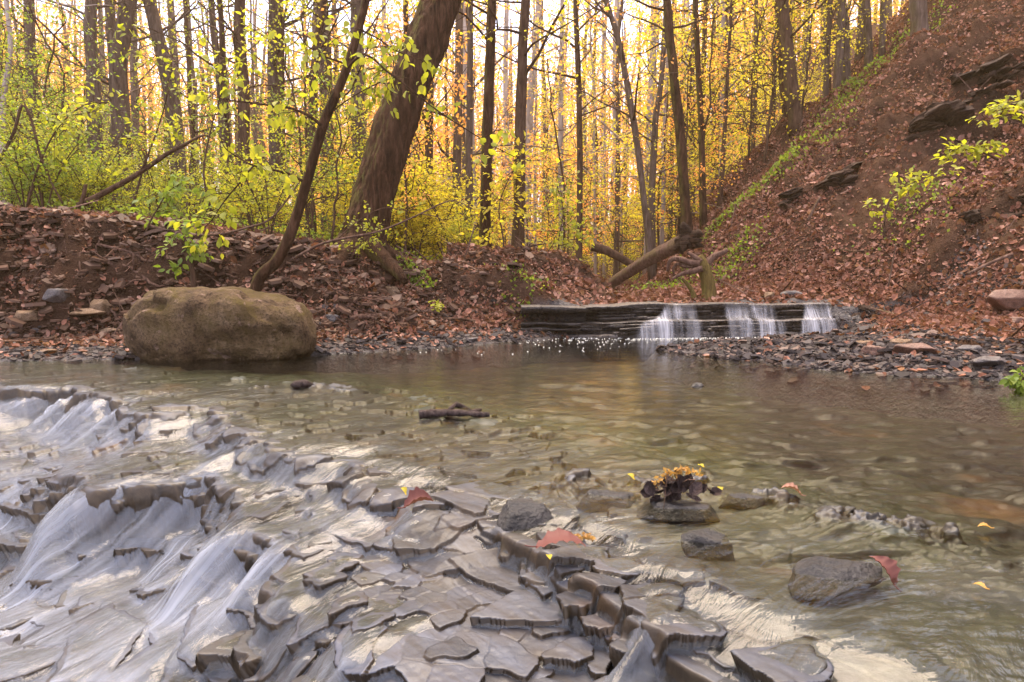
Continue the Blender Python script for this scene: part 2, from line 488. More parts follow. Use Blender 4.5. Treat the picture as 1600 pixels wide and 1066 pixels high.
# ------------------------------------------------------------------ layout of the valley
SHORE_L = [(-14, 4.6), (-8, 5.8), (-4.8, 6.4), (-3.5, 6.6), (-2.05, 6.95), (-1.1, 7.5), (.24, 8.65), (.95, 9.35)]
CREEK_L = [(1.35, 10.1), (1.85, 10.9), (1.8, 11.7), (1.2, 13.2), (.2, 16), (-.5, 22), (-2, 40), (-4, 110)]
SHORE_R = [(4.55, 9.75), (4.3, 9.2), (3.3, 8.75), (2.2, 8.2), (1.62, 7.5), (1.8, 7.05), (2.68, 5.75), (3.64, 4.95), (4.2, 3.5), (5, 1.5), (6.5, -3)]
POOL = SHORE_L + [(1.1, 9.9), (4.4, 10.2)] + SHORE_R + [(6.5, -9), (-14, -9)]
FOOT = [(14, -8), (10, 0), (7.2, 4.5), (6.1, 7.6), (5.1, 9.8), (3.9, 11), (3.0, 12.4), (2.7, 14), (3.0, 18), (4.2, 25), (6, 35), (14, 110)]
BANK = SHORE_L + CREEK_L
LIP1 = [(-9, 7.0), (-3.9, 5.05), (-2.93, 4.62), (-1.76, 3.95), (-1.05, 3.2), (-.37, 2.62), (.09, 1.95), (.29, 1.54), (.5, 1.25), (.9, .7), (1.6, -.4)]
LIP2 = [(-9, 5.4), (-5, 4.2), (-3.1, 3.75), (-2.5, 3.62), (-1.86, 3.04), (-1.36, 3.06), (-1.0, 2.46), (-.66, 1.96), (-.38, 1.69), (-.2, 1.45), (.15, .95), (.6, -.4)]


SCARPS = []


def ground(x, y, detail=True):
    """height of the woodland floor, banks and hillside"""
    x = np.atleast_1d(np.asarray(x, float)); y = np.atleast_1d(np.asarray(y, float))
    dp = sdpoly(x, y, POOL)                                    # + in the water
    dl, al = sdline(x, y, BANK)                                # + on the left (forest) side
    dr, ar = sdline(x, y, FOOT); dr = -dr                      # + on the hill side
    z = np.where(dp > 0, -np.minimum(1.3, .02 + dp * 1.1), 0.10 * (1 - np.exp(np.minimum(0, dp) / .35)))
    z = z * np.where((dp < 0) & (x > 1) & (x < 4.6) & (y > 5) & (y < 9.3), .45, 1)    # low gravel bar
    z = z + .36 * ss(9.45, 9.75, y) * (dp < 0) * (x > -1)
    # left cut bank
    wob = fbm2(x * .9, y * .9, 3, 3) * .55
    hb = np.interp(x, [-8, -5, -3, -1.6, -.4, .8, 2], [1.58, 1.42, 1.14, .92, .80, .74, .66])
    w0 = np.interp(x, [-8, -4.5, -2.2, -.8, .6, 1.5], [1.2, 1.05, .75, .55, .25, .05])
    w1 = np.interp(x, [-8, -4.5, -2.2, -.8, .6, 1.5], [2.1, 2.0, 2.4, 2.9, 1.7, .8])
    dlw = dl + wob * ss(.3, 1.2, dl)
    bank = hb * ss(0, 1, (dlw - w0) / (w1 - w0)) ** .8
    bank = np.where(dl > 0, bank, 0)
    far = np.maximum(0, dl - w1)
    rise = .045 * far + .0016 * np.maximum(0, far - 6) ** 2
    rise = np.minimum(rise, .045 * far + 9)
    lefthill = ss(0, 16, far - 3) * np.interp(x + y * .45, [-40, -9, -2, 4], [7, 5.0, 1.6, 0])
    z = z + bank + np.where(dl > 0, rise + lefthill, 0)
    z = z + 6 * ss(26, 70, y - .25 * np.abs(x)) * (dp < 0)      # the valley closes behind the wood
    # right hillside
    sl = np.maximum(0, dr)
    hill = .93 * sl * ss(-.3, 1.2, sl) + .12 * ss(-1.0, .2, dr)
    hill = np.where(hill > 16, 16 + (hill - 16) * .2, hill)
    rid = .5 - np.abs(fbm2(x * .9, y * .9, 23, 4)) * 1.6
    lump = -.55 * np.clip(rid, 0, 1) ** 2 * ss(1.2, 3, sl) + fbm2(x * .45, y * .45, 21, 4) * 1.3 * ss(.8, 4, sl)
    z = z + hill * np.where(dp > 0, 0, 1) + lump
    for pts, up_, dn_, wd in SCARPS:                               # slumped edges and undercut lips on the hillside
        ds, al_ = sdline(x, y, pts); L = np.hypot(*np.diff(np.array(pts), axis=0).T).sum()
        ds = ds + fbm2(x * 2.2, y * 2.2, 131, 4) * .28
        w_ = ss(-.15, .35, al_) * ss(-.15, .35, L - al_) * (dp < 0)
        far_ = np.where(np.abs(ds) < 2.5, 1, 0) * w_
        z = z + far_ * np.where(ds > 0, up_ * np.exp(-ds / .8), -dn_ * np.exp(ds / wd))
    shelf = ss(1.9, 2.6, x) * (1 - ss(8.2, 9.0, y)) * (dp < 0)       # thin rock steps along the right water edge
    e_ = -dp + fbm2(x * 1.8, y * 1.8, 141, 4) * .35
    z = z + shelf * (.035 * ss(.02, .06, e_) + .04 * ss(.42, .46, e_) + .045 * ss(.85, .9, e_) - .05)
    if detail:
        rg = fbm2(x * 3.1, y * 3.1, 9, 4)
        amp = .05 + .20 * ss(.1, .6, bank / hb) * (1 - ss(.9, 1.0, bank / hb)) + .16 * ss(.3, 2, sl)
        z = z + rg * amp * (dp < .1)
        z = z + fbm2(x * 9, y * 9, 12, 3) * .075 * (ss(.1, .5, bank / hb) * (1 - .6 * ss(.92, 1.0, bank / hb)) + .6 * ss(.3, 2, sl)) * (dp < 0)
        # shaly steps on the raw part of the left bank and ledges on the hill
        raw = ss(.12, .3, bank / hb) * (1 - ss(.8, .95, bank / hb)) * (1 - ss(-3.5, -1.5, x)) * (dl > 0)
        q = .17; fz = z / q + fbm2(x * 1.3, y * 1.3, 31, 3) * 1.5
        z = z + raw * q * .55 * (np.sin(2 * np.pi * fz) / (2 * np.pi) * -1.6)
        hl = ss(1.2, 2.5, sl) * ss(.05, .2, fbm2(x * .35 + 3, y * .35, 44, 2))
        q2 = .55; f2 = z / q2 + fbm2(x * .8, y * .8, 51, 3) * 1.2
        z = z - hl * q2 * .8 * np.sin(2 * np.pi * f2) / (2 * np.pi)
    return z


_YS = np.concatenate([np.arange(4.5, 16, .03), np.arange(16, 70, .25)])


def hit(u, v, lift=0.0, ymin=0.0):
    ys = _YS[_YS >= ymin]
    P = np.array([at(u, v, y) for y in (1.0, 2.0)])
    d = P[1] - P[0]; o = P[0] - d
    Q = o[None] + d[None] * ys[:, None]
    g = ground(Q[:, 0], Q[:, 1])
    b = np.where(Q[:, 2] < g)[0]
    k = b[0] if len(b) else len(ys) - 1
    p = Q[k].copy(); p[2] = g[k] + lift
    return p


def gz(x, y):
    return float(ground(x, y)[0])


def gnormal(x, y, e=.06):
    z0 = ground(x, y); zx = ground(np.asarray(x) + e, y); zy = ground(x, np.asarray(y) + e)
    return norm(np.stack([-(zx - z0) / e, -(zy - z0) / e, np.ones_like(z0)], -1))


def axis(lo, a, b, hi, d, g=1.09):
    mid = list(np.arange(a, b, d)); l, s = [a], d
    while l[-1] > lo: s *= g; l.append(l[-1] - s)
    r, s = [mid[-1]], d
    while r[-1] < hi: s *= g; r.append(r[-1] + s)
    return np.array(l[:0:-1] + mid + r[1:])


def build_ground():
    xs = axis(-130, -6.5, 9.0, 130, .045); ys = axis(-40, 4.6, 14.5, 260, .045)
    X, Y = np.meshgrid(xs, ys); sh = X.shape
    x, y = X.ravel(), Y.ravel()
    z = ground(x, y)
    dp = sdpoly(x, y, POOL)
    wet = ss(-.75 - 1.2 * ss(1.8, 2.6, x), -.05 - .9 * ss(1.8, 2.6, x), dp + fbm2(x * 2, y * 2, 5, 3) * .5) * (z < .5)
    dr, _ = sdline(x, y, FOOT); dl, _ = sdline(x, y, BANK)
    raw = ss(2.2, 4.2, -dr + fbm2(x * .6, y * .6, 27, 3) * 2.5) * (1 - ss(11, 14, y)) + .55 * ss(.55, .9, dl) * (1 - ss(1.9, 2.3, dl)) * (1 - ss(-2.2, -.5, x))
    moss = np.clip(ss(2.4, 4.0, dl) * .8, 0, 1) * (.5 + fbm2(x * .7, y * .7, 77, 3))
    Z = z.reshape(sh); Zb = box(Z, 3, 3, 2); D = np.clip(Z - Zb, -.05, .05) * ((X > -8) & (X < 10) & (Y > 4.6) & (Y < 15))
    gx = np.gradient(Zb, axis=1) / np.gradient(X, axis=1); gy = np.gradient(Zb, axis=0) / np.gradient(Y, axis=0); gl = np.hypot(gx, gy) + .25
    x = (X - D * gx / gl * .9).ravel(); y = (Y - D * gy / gl * .9).ravel()
    i = np.arange(sh[0] - 1)[:, None] * sh[1]; j = np.arange(sh[1] - 1)[None, :]
    F = np.stack([i + j, i + j + 1, i + j + 1 + sh[1], i + j + sh[1]], -1).reshape(-1, 4)
    me = mesh_np('ground', np.stack([x, y, z], -1), F, M['soil'], True, {'wet': wet, 'moss': moss, 'raw': np.clip(raw, 0, 1)})
    tag(link('ground', me), 'brown leaf strewn woodland floor, banks and hillside round the creek', kind='structure')


def pond0(u, v):
    a, b = at(u, v, 1.0), at(u, v, 2.0)
    d = b - a; o = a - d
    return tuple((o + d * (-o[2] / d[2]))[:2])


# ------------------------------------------------------------------ creek bed: stepped plates of shale
RIM = [pond0(u, v) for u, v in ((800, 775), (850, 750), (900, 743), (960, 733), (1040, 758), (1120, 742), (1190, 757), (1260, 790), (1350, 808), (1450, 826), (1600, 852), (1800, 890))]
RIM2 = [pond0(u, v) for u, v in ((340, 610), (400, 601), (470, 598), (520, 603), (570, 606))]
RIM3 = [pond0(u, v) for u, v in ((930, 655), (975, 662), (1010, 655))]
RIM4 = [pond0(u, v) for u, v in ((850, 690), (890, 700), (920, 702))]


def base_profile(x, y):
    d1, t1 = sdline(x, y, LIP1); d2, t2 = sdline(x, y, LIP2)
    d1, d2 = -d1, -d2                                          # + downstream (towards the camera's left)
    wob = fbm2(x * 2.2, y * 2.2, 61, 4)
    d1 = d1 + wob * (.34 - .27 * ss(-.45, -.05, x)); d2 = d2 + fbm2(x * 2.6 + 5, y * 2.6, 66, 4) * .16
    pool = np.interp(d1, [-6, -3, -1.7, -1.25, -1.0, -.8, -.35, 0], [-.30, -.22, -.10, -.045, -.006, -.028, -.030, -.018])
    right = ss(.2, 1.4, x) * ss(-1.2, -.2, d1)                 # flat slabs at the right front
    pool = pool - right * .02
    down = -.018 - (.075 + .02 * ss(-.2, .05, x)) * ss(0, .26 - .22 * ss(-.25, 0, x), d1) - .11 * np.clip(d1, 0, 1.4)
    steep_l = np.exp(-((x + 2.95) / .75) ** 4)                    # the upper falls at the far left
    down = down - .14 * steep_l * ss(.0, .07, d1)
    b = np.where(d1 < 0, pool, down)
    cl = x * .714 - y * .70; TT = [-9, -5.2, -4.4, -3.62, -3.05, -2.75, -2.5, -1.9, -1.6, -.4]
    drop = np.interp(cl, TT, [.08, .09, .14, .29, .29, .2, .19, .18, .14, .12])
    drop = drop * ss(-.05, .02, d1)
    b = np.where(d1 > -.1, b - drop * ss(-.02, np.interp(cl, TT, [.3, .3, .3, .06, .06, .3, .06, .06, .3, .4]), d2) - .10 * np.clip(d2, 0, 1.2), b)
    return b, d1, d2, t1


ROWS = np.concatenate([np.linspace(1 / .62, 1 / 1.2, 90)[:-1], np.linspace(1 / 1.2, 1 / 10.6, 640)])   # 1/depth
_c = np.arange(-.86, .8601, .0016)
_o = [.86]
while _o[-1] < 3.4: _o.append(_o[-1] + (_o[-1] - .86) * .06 + .0022)
COLS = np.concatenate([-np.array(_o[:0:-1]), _c, np.array(_o[1:])])


def gather(H, x, y):
    """bilinear lookup of a bed-grid array at world points"""
    y = np.clip(y, 1 / ROWS[0], 1 / ROWS[-1]); r = np.interp(-1 / y, -ROWS, np.arange(len(ROWS)))
    c = np.interp(x / y, COLS, np.arange(len(COLS)))
    r0 = np.clip(r.astype(int), 0, len(ROWS) - 2); c0 = np.clip(c.astype(int), 0, len(COLS) - 2)
    fr, fc = r - r0, c - c0
    return (H[r0, c0] * (1 - fr) + H[r0 + 1, c0] * fr) * (1 - fc) + (H[r0, c0 + 1] * (1 - fr) + H[r0 + 1, c0 + 1] * fr) * fc


def box(H, kr, kc, n=2):
    for _ in range(n):
        for ax, k in ((0, kr), (1, kc)):
            if k < 1: continue
            P = np.pad(H, [(k + 1, k) if a == ax else (0, 0) for a in (0, 1)], mode='edge')
            C = np.cumsum(P, axis=ax)
            H = (np.take(C, np.arange(2 * k + 1, C.shape[ax]), ax) - np.take(C, np.arange(0, C.shape[ax] - 2 * k - 1), ax)) / (2 * k + 1)
    return H


BED = {}


def build_bed():
    Y = (1 / ROWS)[:, None] * np.ones(len(COLS)); X = COLS[None, :] * Y
    sh = X.shape; x, y = X.ravel(), Y.ravel()
    b, d1, d2, t1 = base_profile(x, y)
    B = b.reshape(sh)
    h = b - .07; tone = np.full(len(x), .5, np.float32)
    rg = np.random.default_rng(5)
    z = -.80
    k = 0
    while z < .03:
        th = rg.uniform(.011, .023); z += th; k += 1
        size = rg.uniform(.09, .30) if z > -.30 else rg.uniform(.16, .38); ang = rg.uniform(0, np.pi)
        idx = np.where((b > z - .11))[0]
        full = idx[b[idx] > z + .11]
        band = idx[b[idx] <= z + .11]
        if len(full): h[full] = np.maximum(h[full], z)
        if not len(band): continue
        px, py = x[band], y[band]
        wx = px + fbm2(px * 4 / size * .25, py * 4 / size * .25, 100 + k, 3) * size * .26
        wy = py + fbm2(px * 4 / size * .25 + 40, py * 4 / size * .25, 200 + k, 3) * size * .26
        # fine ragged outline
        wx = wx + fbm2(px * 22, py * 22, 300 + k, 2) * .010; wy = wy + fbm2(px * 22 + 9, py * 22, 301 + k, 2) * .010
        ca, sa = math.cos(ang), math.sin(ang)
        ux, uy = (wx * ca + wy * sa) / size, (-wx * sa + wy * ca) / (size * .68)
        ci, cj = np.floor(ux).astype(np.int64), np.floor(uy).astype(np.int64)
        f1 = np.full(len(band), 9.0); f2 = f1.copy(); bi = ci.copy(); bj = cj.copy(); bx = ux.copy(); by = uy.copy()
        for di in (-1, 0, 1):
            for dj in (-1, 0, 1):
                qx = ci + di + .15 + .7 * hash2(ci + di, cj + dj, 400 + k); qy = cj + dj + .15 + .7 * hash2(ci + di, cj + dj, 500 + k)
                dd = np.hypot(qx - ux, qy - uy)
                nw = dd < f1
                f2 = np.where(nw, f1, np.minimum(f2, dd)); f1 = np.where(nw, dd, f1)
                bi = np.where(nw, ci + di, bi); bj = np.where(nw, cj + dj, bj); bx = np.where(nw, qx, bx); by = np.where(nw, qy, by)
        cx = (bx * ca - by * .68 * sa) * size; cy = (bx * sa + by * .68 * ca) * size
        bc = gather(B, cx, np.maximum(cy, .6))
        r1 = hash2(bi, bj, 600 + k); r2 = hash2(bi, bj, 700 + k) - .5; r3 = hash2(bi, bj, 800 + k) - .5
        mask = bc + (r1 - .5) * .032 > z
        e = (f2 - f1) * size
        top = z + np.clip(.82 * (b[band] - bc), -.05, .05) + ((px - cx) * r2 + (py - cy) * r3) * .08 + (r1 - .5) * .006 + .030 * ((px - cx) * -.70 + (py - cy) * -.714)
        top = top - .003 * (1 - ss(0, .008, e))
        if k % 3:                                              # broad slabs, few steps, under the quiet water at the right
            mask = mask & ((cx < -.05 + .9 * vn2(cx * 2.5, cy * 2.5, 63)))
        nw = mask & (top > h[band])
        tone[band] = np.where(nw, hash2(bi, bj, 900 + k), tone[band])
        h[band] = np.where(nw, top, h[band])
    # loose silt fills the deeper pool
    silt = np.maximum(1 - ss(-1.9, -1.15, d1), .97 * ss(.1, .45, x + .25 * fbm2(x * 2, y * 2, 64, 2)) * (1 - ss(-.35, -.15, d1)))
    sk = np.where(silt * ss(.0, .3, x) > .3, .97, .8)
    h = h * (1 - silt * sk) + (b - .008 + fbm2(x * 3, y * 7, 71, 4) * (.05 - .028 * ss(.1, .5, x) * ss(-1.2, -.9, d1)) - .02 * np.clip(fbm2(x * 1.6, y * 3.5, 73, 4) * 9, 0, 1) * ss(.1, .5, x)) * silt * sk
    h = h + fbm2(x * 9, y * 9, 81, 4) * (.004 + .006 * (d1 < -.1)) + .05 * np.maximum(0, fbm2(x * 7, y * 11, 83, 4) - .08) * np.exp(-((d1 + 1.0) / .14) ** 2) * .5 + vn2(x * 60, y * 60, 90) * .0015
    rimm = np.zeros(len(x))
    for ln, wd in ((RIM, .12), (RIM2, .22), (RIM4, .10)):
        dd, _ = sdline(x, y, ln); pts = np.array(ln)
        inside = ss(-.1, .3, x - pts[:, 0].min()) * ss(-.1, .3, pts[:, 0].max() - x)
        rimm = np.maximum(rimm, np.exp(-((np.abs(dd) + fbm2(x * 5, y * 5, 85, 3) * .07) / wd) ** 2) * inside)
    rimm = rimm * ss(-.22, .12, fbm2(x * 3.2, y * 4.2, 88, 3))
    crag = .019 - np.abs(fbm2(x * 11, y * 13, 86, 5)) * .085 + .02 * fbm2(x * 40, y * 40, 87, 3)
    h = np.where(rimm > .02, np.maximum(h, h * (1 - rimm) + rimm * crag), h)
    H = box(h.reshape(sh), 0, 1, 1)
    BED['H'] = H; BED['X'] = X; BED['Y'] = Y; BED['d1'] = d1.reshape(sh); BED['d2'] = d2.reshape(sh); BED['t1'] = t1.reshape(sh)
    # overhanging lips: push crests out and feet in along the local slope
    Hb = box(H, 3, 4, 2)
    gr, gc = np.gradient(Hb)
    dYr = np.gradient(Y, axis=0); dXc = np.gradient(X, axis=1)
    gx = gc / dXc; gy = gr / dYr - gx * (COLS[None, :])
    gl = np.hypot(gx, gy) + .15
    D = np.clip(H - Hb, -.03, .03)
    Xd = X - D * gx / gl * .8; Yd = Y - D * gy / gl * .8
    alg = (1 - ss(-1.35, -.35, BED['d1'] + fbm2(X * 1.5, Y * 1.5, 55, 3) * .6)) * 1.0
    alg = np.maximum(alg, .55 * ss(.1, 1.2, X) * (BED['d1'] < .2) * ss(0, .25, fbm2(X * 2, Y * 2, 58, 3) + .12))
    alg = alg * (1 - .85 * ss(.25, .7, rimm.reshape(sh)))
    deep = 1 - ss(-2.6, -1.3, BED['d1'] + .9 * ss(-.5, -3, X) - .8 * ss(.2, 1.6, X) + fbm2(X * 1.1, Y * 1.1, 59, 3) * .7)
    i = np.arange(sh[0] - 1)[:, None] * sh[1]; j = np.arange(sh[1] - 1)[None, :]
    F = np.stack([i + j, i + j + 1, i + j + 1 + sh[1], i + j + sh[1]], -1).reshape(-1, 4)
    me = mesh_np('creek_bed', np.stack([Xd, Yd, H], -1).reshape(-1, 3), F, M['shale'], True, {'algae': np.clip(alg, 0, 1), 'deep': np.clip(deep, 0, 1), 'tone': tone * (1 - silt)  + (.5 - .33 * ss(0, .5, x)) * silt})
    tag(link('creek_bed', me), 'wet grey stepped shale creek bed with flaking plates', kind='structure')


FALLS = [(-2.80, 4.50, .13, 1.2), (-3.15, 4.62, .07, .8), (-3.5, 4.78, .10, .8), (-2.45, 4.3, .06, .7), (-2.25, 4.15, .07, .45), (-1.88, 3.16, .17, 1.25), (-1.50, 3.12, .08, .7), (-1.02, 2.52, .10, 1.1),
         (-2.75, 3.72, .14, .6), (-.82, 2.25, .07, .8), (.32, 1.50, .04, .7), (-.33, 1.63, .03, .7), (-1.1, 3.2, .07, .4), (-1.6, 3.75, .08, .5), (-1.95, 3.9, .05, .5)]


def build_water():
    H = BED['H']; sub = (slice(None, None, 2), slice(None, None, 2))
    X, Y, d1, d2, t1 = (BED[k][sub] for k in ('X', 'Y', 'd1', 'd2', 't1'))
    fx, fy = -.70, -.714
    film = H[sub].copy()
    for k in range(1, 16):                                     # water leaves each lip on a falling arc
        s = k * .016
        film = np.maximum(film, gather(H, X - fx * s, Y - fy * s) - 1.9 * s * s - .015 * s)
    film = box(film, 3, 5, 2)
    chan = np.zeros_like(X)
    for cx, cy, r, a in FALLS:
        along = (X - cx) * fx + (Y - cy) * fy; acr = (X - cx) * fy - (Y - cy) * fx
        chan = np.maximum(chan, a * np.exp(-(acr / r) ** 2) * np.exp(-np.maximum(0, along) / .38) * ss(-.35, 0, along))
    chan = np.clip(chan + .25 * fbm2(X * 3, Y * 3, 15, 3), 0, 1.3)
    low = ss(.02, .45, d2 + fbm2(X * 1.8, Y * 1.8, 29, 3) * .35) * (1 - ss(-1.1, -.25, X))        # milky run-out at the lower left
    wet = np.clip(chan * 1.3, 0, 1)
    hug = box(H[sub], 1, 2) + .0035 + .004 * fbm2(X * 5, Y * 5, 18, 2)                           # thin sheet running over the plates
    sheet = ss(-.1, .1, d1) * (1 - ss(-.5, -.05, X + .35 * fbm2(X * 2, Y * 2, 39, 3)))
    hug = hug * sheet + (box(H[sub], 1, 1) - .010) * (1 - sheet)
    film = hug * (1 - wet) + (film + .005 + .003 * fbm2(X * 5, Y * 5, 18, 2)) * wet
    pool = .0025 * fbm2(X * 4, Y * 9, 12, 3)
    w = ss(-.28, .05, d1)
    z = pool * (1 - w) + film * w
    z = np.where(d1 < .1, np.minimum(z, .004), z)
    gr, gc = np.gradient(z)
    gx = gc / np.gradient(X, axis=1); gy = gr / np.gradient(Y, axis=0) - gx * (X / Y)
    steep = np.hypot(gx, gy)
    foam = ss(.25, 1.1, steep) * np.clip(chan, 0, 1) * .46 + (.36 * low + .12) * sheet * np.clip(.55 + 1.5 * fbm2(X * 2.2, Y * 2.2, 33, 3), 0, 1.2)
    foam = np.clip(foam + .12 * ss(-.2, .3, d1) * ss(.1, .5, steep), 0, 1)
    fast = ss(-2.1, -.3, d1)
    acr = X * fy - Y * fx; alo = X * fx + Y * fy
    acr = acr + fbm2(X * 1.4, Y * 1.4, 47, 2) * .12
    sh = X.shape
    i = np.arange(sh[0] - 1)[:, None] * sh[1]; j = np.arange(sh[1] - 1)[None, :]
    F = np.stack([i + j, i + j + 1, i + j + 1 + sh[1], i + j + sh[1]], -1).reshape(-1, 4)
    me = mesh_np('water', np.stack([X, Y, z], -1).reshape(-1, 3), F, M['water'], True,
                 {'foam': foam, 'fast': .12 + .88 * fast, 'across': acr, 'along': alo})
    tag(link('water', me), 'clear shallow creek water, silky white where it spills', kind='structure')
    BED['film'] = film


SCARPS = [([tuple(hit(u, v)[:2]) for u, v in q], a, b, c) for q, a, b, c in (
    ([(1590, 150), (1540, 175), (1480, 215), (1400, 245), (1330, 290)], .32, .42, .55),
    ([(1345, 285), (1300, 292), (1245, 305)], .16, .26, .30),
    ([(1620, 345), (1560, 345), (1500, 360)], .22, .30, .40),
    ([(1480, 452), (1430, 470), (1370, 492), (1315, 500)], .10, .22, .35),
    ([(1560, 60), (1480, 85), (1420, 120)], .20, .30, .50),
    ([(1420, 170), (1360, 200), (1300, 215)], .14, .2, .35))]
build_ground()
build_bed()
build_water()
# ------------------------------------------------------------------ placing by the photograph: where the sight line meets the ground
_BY = np.arange(.9, 9.0, .01)


def bedhit(u, v, lift=0.0):
    P = np.array([at(u, v, y) for y in (1.0, 2.0)]); d = P[1] - P[0]; o = P[0] - d
    Q = o[None] + d[None] * _BY[:, None]
    h = np.maximum(gather(BED['H'], Q[:, 0], Q[:, 1]), gather(BED['W'], Q[:, 0], Q[:, 1]))
    b = np.where(Q[:, 2] < h)[0]; k = b[0] if len(b) else len(_BY) - 1
    p = Q[k].copy(); p[2] = h[k] + lift
    return p


def pond(u, v, z=0.0):
    P = np.array([at(u, v, y) for y in (1.0, 2.0)]); d = P[1] - P[0]; o = P[0] - d
    return o + d * ((z - o[2]) / d[2])


BED['W'] = np.where(BED['d1'] < .1, 0.0, -5.0)


def rock_mesh(name, dims, seed, material, planes=16, rough=.05, strata=0.0, nu=44, nv=30, lo=.62, flat=0.0):
    rg = np.random.default_rng(seed)
    th = np.linspace(0, 2 * np.pi, nu, endpoint=False); ph = np.linspace(.02, np.pi - .02, nv)
    T, Pp = np.meshgrid(th, ph)
    D = np.stack([np.cos(T) * np.sin(Pp), np.sin(T) * np.sin(Pp), np.cos(Pp)], -1).reshape(-1, 3)
    nn = norm(rg.normal(size=(planes, 3))); dd = rg.uniform(lo, 1.0, planes)
    nn = np.vstack([nn, [[0, 0, 1], [0, 0, -1]]]); dd = np.append(dd, [.7, .7])
    c = D @ nn.T
    r = np.min(np.where(c > .05, dd / np.maximum(c, .05), 9), axis=1); r = np.minimum(r, 1.15)
    V = D * r[:, None] * np.asarray(dims) * .5
    s = max(dims)
    V = V + D * (fbm3(V / s * 5, seed, 5) * rough * s)[:, None]
    if strata:
        q = max(.02, dims[2] / 7.0)
        f = V[:, 2] / q + fbm3(V / s * 3, seed + 9, 3) * 1.6
        st = hash2(np.floor(f).astype(np.int64), np.zeros(len(f), np.int64), seed) - .5
        Hh = D * np.array([1, 1, .15]); V = V + Hh * (st * strata * s)[:, None]
    i = np.arange(nv - 1)[:, None] * nu; j = np.arange(nu)[None, :]; k = (j + 1) % nu
    F = np.stack([i + j, i + nu + j, i + nu + k, i + k], -1).reshape(-1, 4)
    n = len(V); V = np.vstack([V, V[:nu].mean(0), V[-nu:].mean(0)])
    j = np.arange(nu); k = (j + 1) % nu
    return mesh_np(name, V, [F, np.stack([np.full(nu, n), j, k], -1), np.stack([np.full(nu, n + 1), (nv - 1) * nu + k, (nv - 1) * nu + j], -1)], material, True)


def stone(name, p, dims, seed, material, label, cat='stone', rz=0, tilt=(0, 0), group=None, **kw):
    o = link(name, rock_mesh(name, dims, seed, M[material], **kw)); o.location = p; o.rotation_euler = (tilt[0], tilt[1], rz)
    return tag(o, label, cat, group)


# ------------------------------------------------------------------ the great boulder at the water's edge
def build_boulder():
    Y0 = 6.45
    us = np.array([190, 194, 205, 222, 240, 262, 293, 337, 381, 420, 446, 462, 472, 480, 485])
    tp = np.array([520, 497, 474, 458, 451, 449, 449, 451, 456, 462, 469, 478, 490, 508, 527])
    bt = np.array([522, 535, 550, 563, 573, 576, 577, 577, 577, 576, 573, 568, 563, 552, 530])
    nx, na = 110, 120
    u = 337.5 - 147.5 * np.cos(np.linspace(0, np.pi, nx)); u[0] = 190; u[-1] = 485
    k = (Y0 + .30) / FPX
    X = (u - 800) * k
    zt = CAMZ + (440 - np.interp(u, us, tp)) * k; zb = CAMZ + (440 - np.interp(u, us, bt)) * k
    zc, rz = (zt + zb) / 2, (zt - zb) / 2
    xn = (u - 337.5) / 147.5
    ry = .50 * np.clip(1 - np.abs(xn) ** 3.2, 0, 1) ** .5
    a = np.linspace(0, 2 * np.pi, na, endpoint=False)
    e = 2 / 3.7
    cy = np.sign(np.cos(a)) * np.abs(np.cos(a)) ** e; cz = np.sign(np.sin(a)) * np.abs(np.sin(a)) ** e
    V = np.stack([np.repeat(X, na), (Y0 + .42 + ry[:, None] * cy[None]).ravel(), (zc[:, None] + rz[:, None] * cz[None]).ravel()], -1)
    # belly leans towards the water, broken shelf along the lower front
    C = np.stack([np.repeat(X, na), np.full(nx * na, Y0 + .42), np.repeat(zc, na)], -1)
    D = norm(V - C + np.array([0, 0, 0]))
    d = fbm3(V * 2.2, 3, 5) * .06 + fbm3(V * 7, 8, 4) * .036 + fbm3(V * 22, 6, 3) * .014
    front = (V[:, 1] < Y0 + .42)
    shelf = .30 + .05 * np.sin(V[:, 0] * 5) + fbm3(V * 4, 15, 3) * .10
    d = d - front * .075 * ss(.0, .05, shelf - V[:, 2]) * ss(-3.15, -2.85, V[:, 0]) * (1 - ss(-2.2, -2.05, V[:, 0]))
    d = d - front * .06 * ss(0, .04, fbm3(V * np.array([1.6, 1.6, 1.2]) + 5, 19, 3) - .10)
    w = np.repeat(np.sin(np.linspace(0, np.pi, nx)) ** .35, na)
    V = V + D * (d * w)[:, None]
    i = np.arange(nx - 1)[:, None] * na; j = np.arange(na)[None, :]; kk = (j + 1) % na
    F = np.stack([i + j, i + kk, i + na + kk, i + na + j], -1).reshape(-1, 4)
    me = mesh_np('boulder', V - np.array([-2.9, 6.87, 0]), F, M['boulder_stone'], True)
    tag(link('boulder', me, loc=(-2.9, 6.87, 0)), 'big rounded brown boulder with olive moss at the water edge', 'boulder')


build_boulder()


# ------------------------------------------------------------------ stepped ledge of the upstream falls
def ledge_front(x):
    return 9.36 + (x - 1.1) * .15


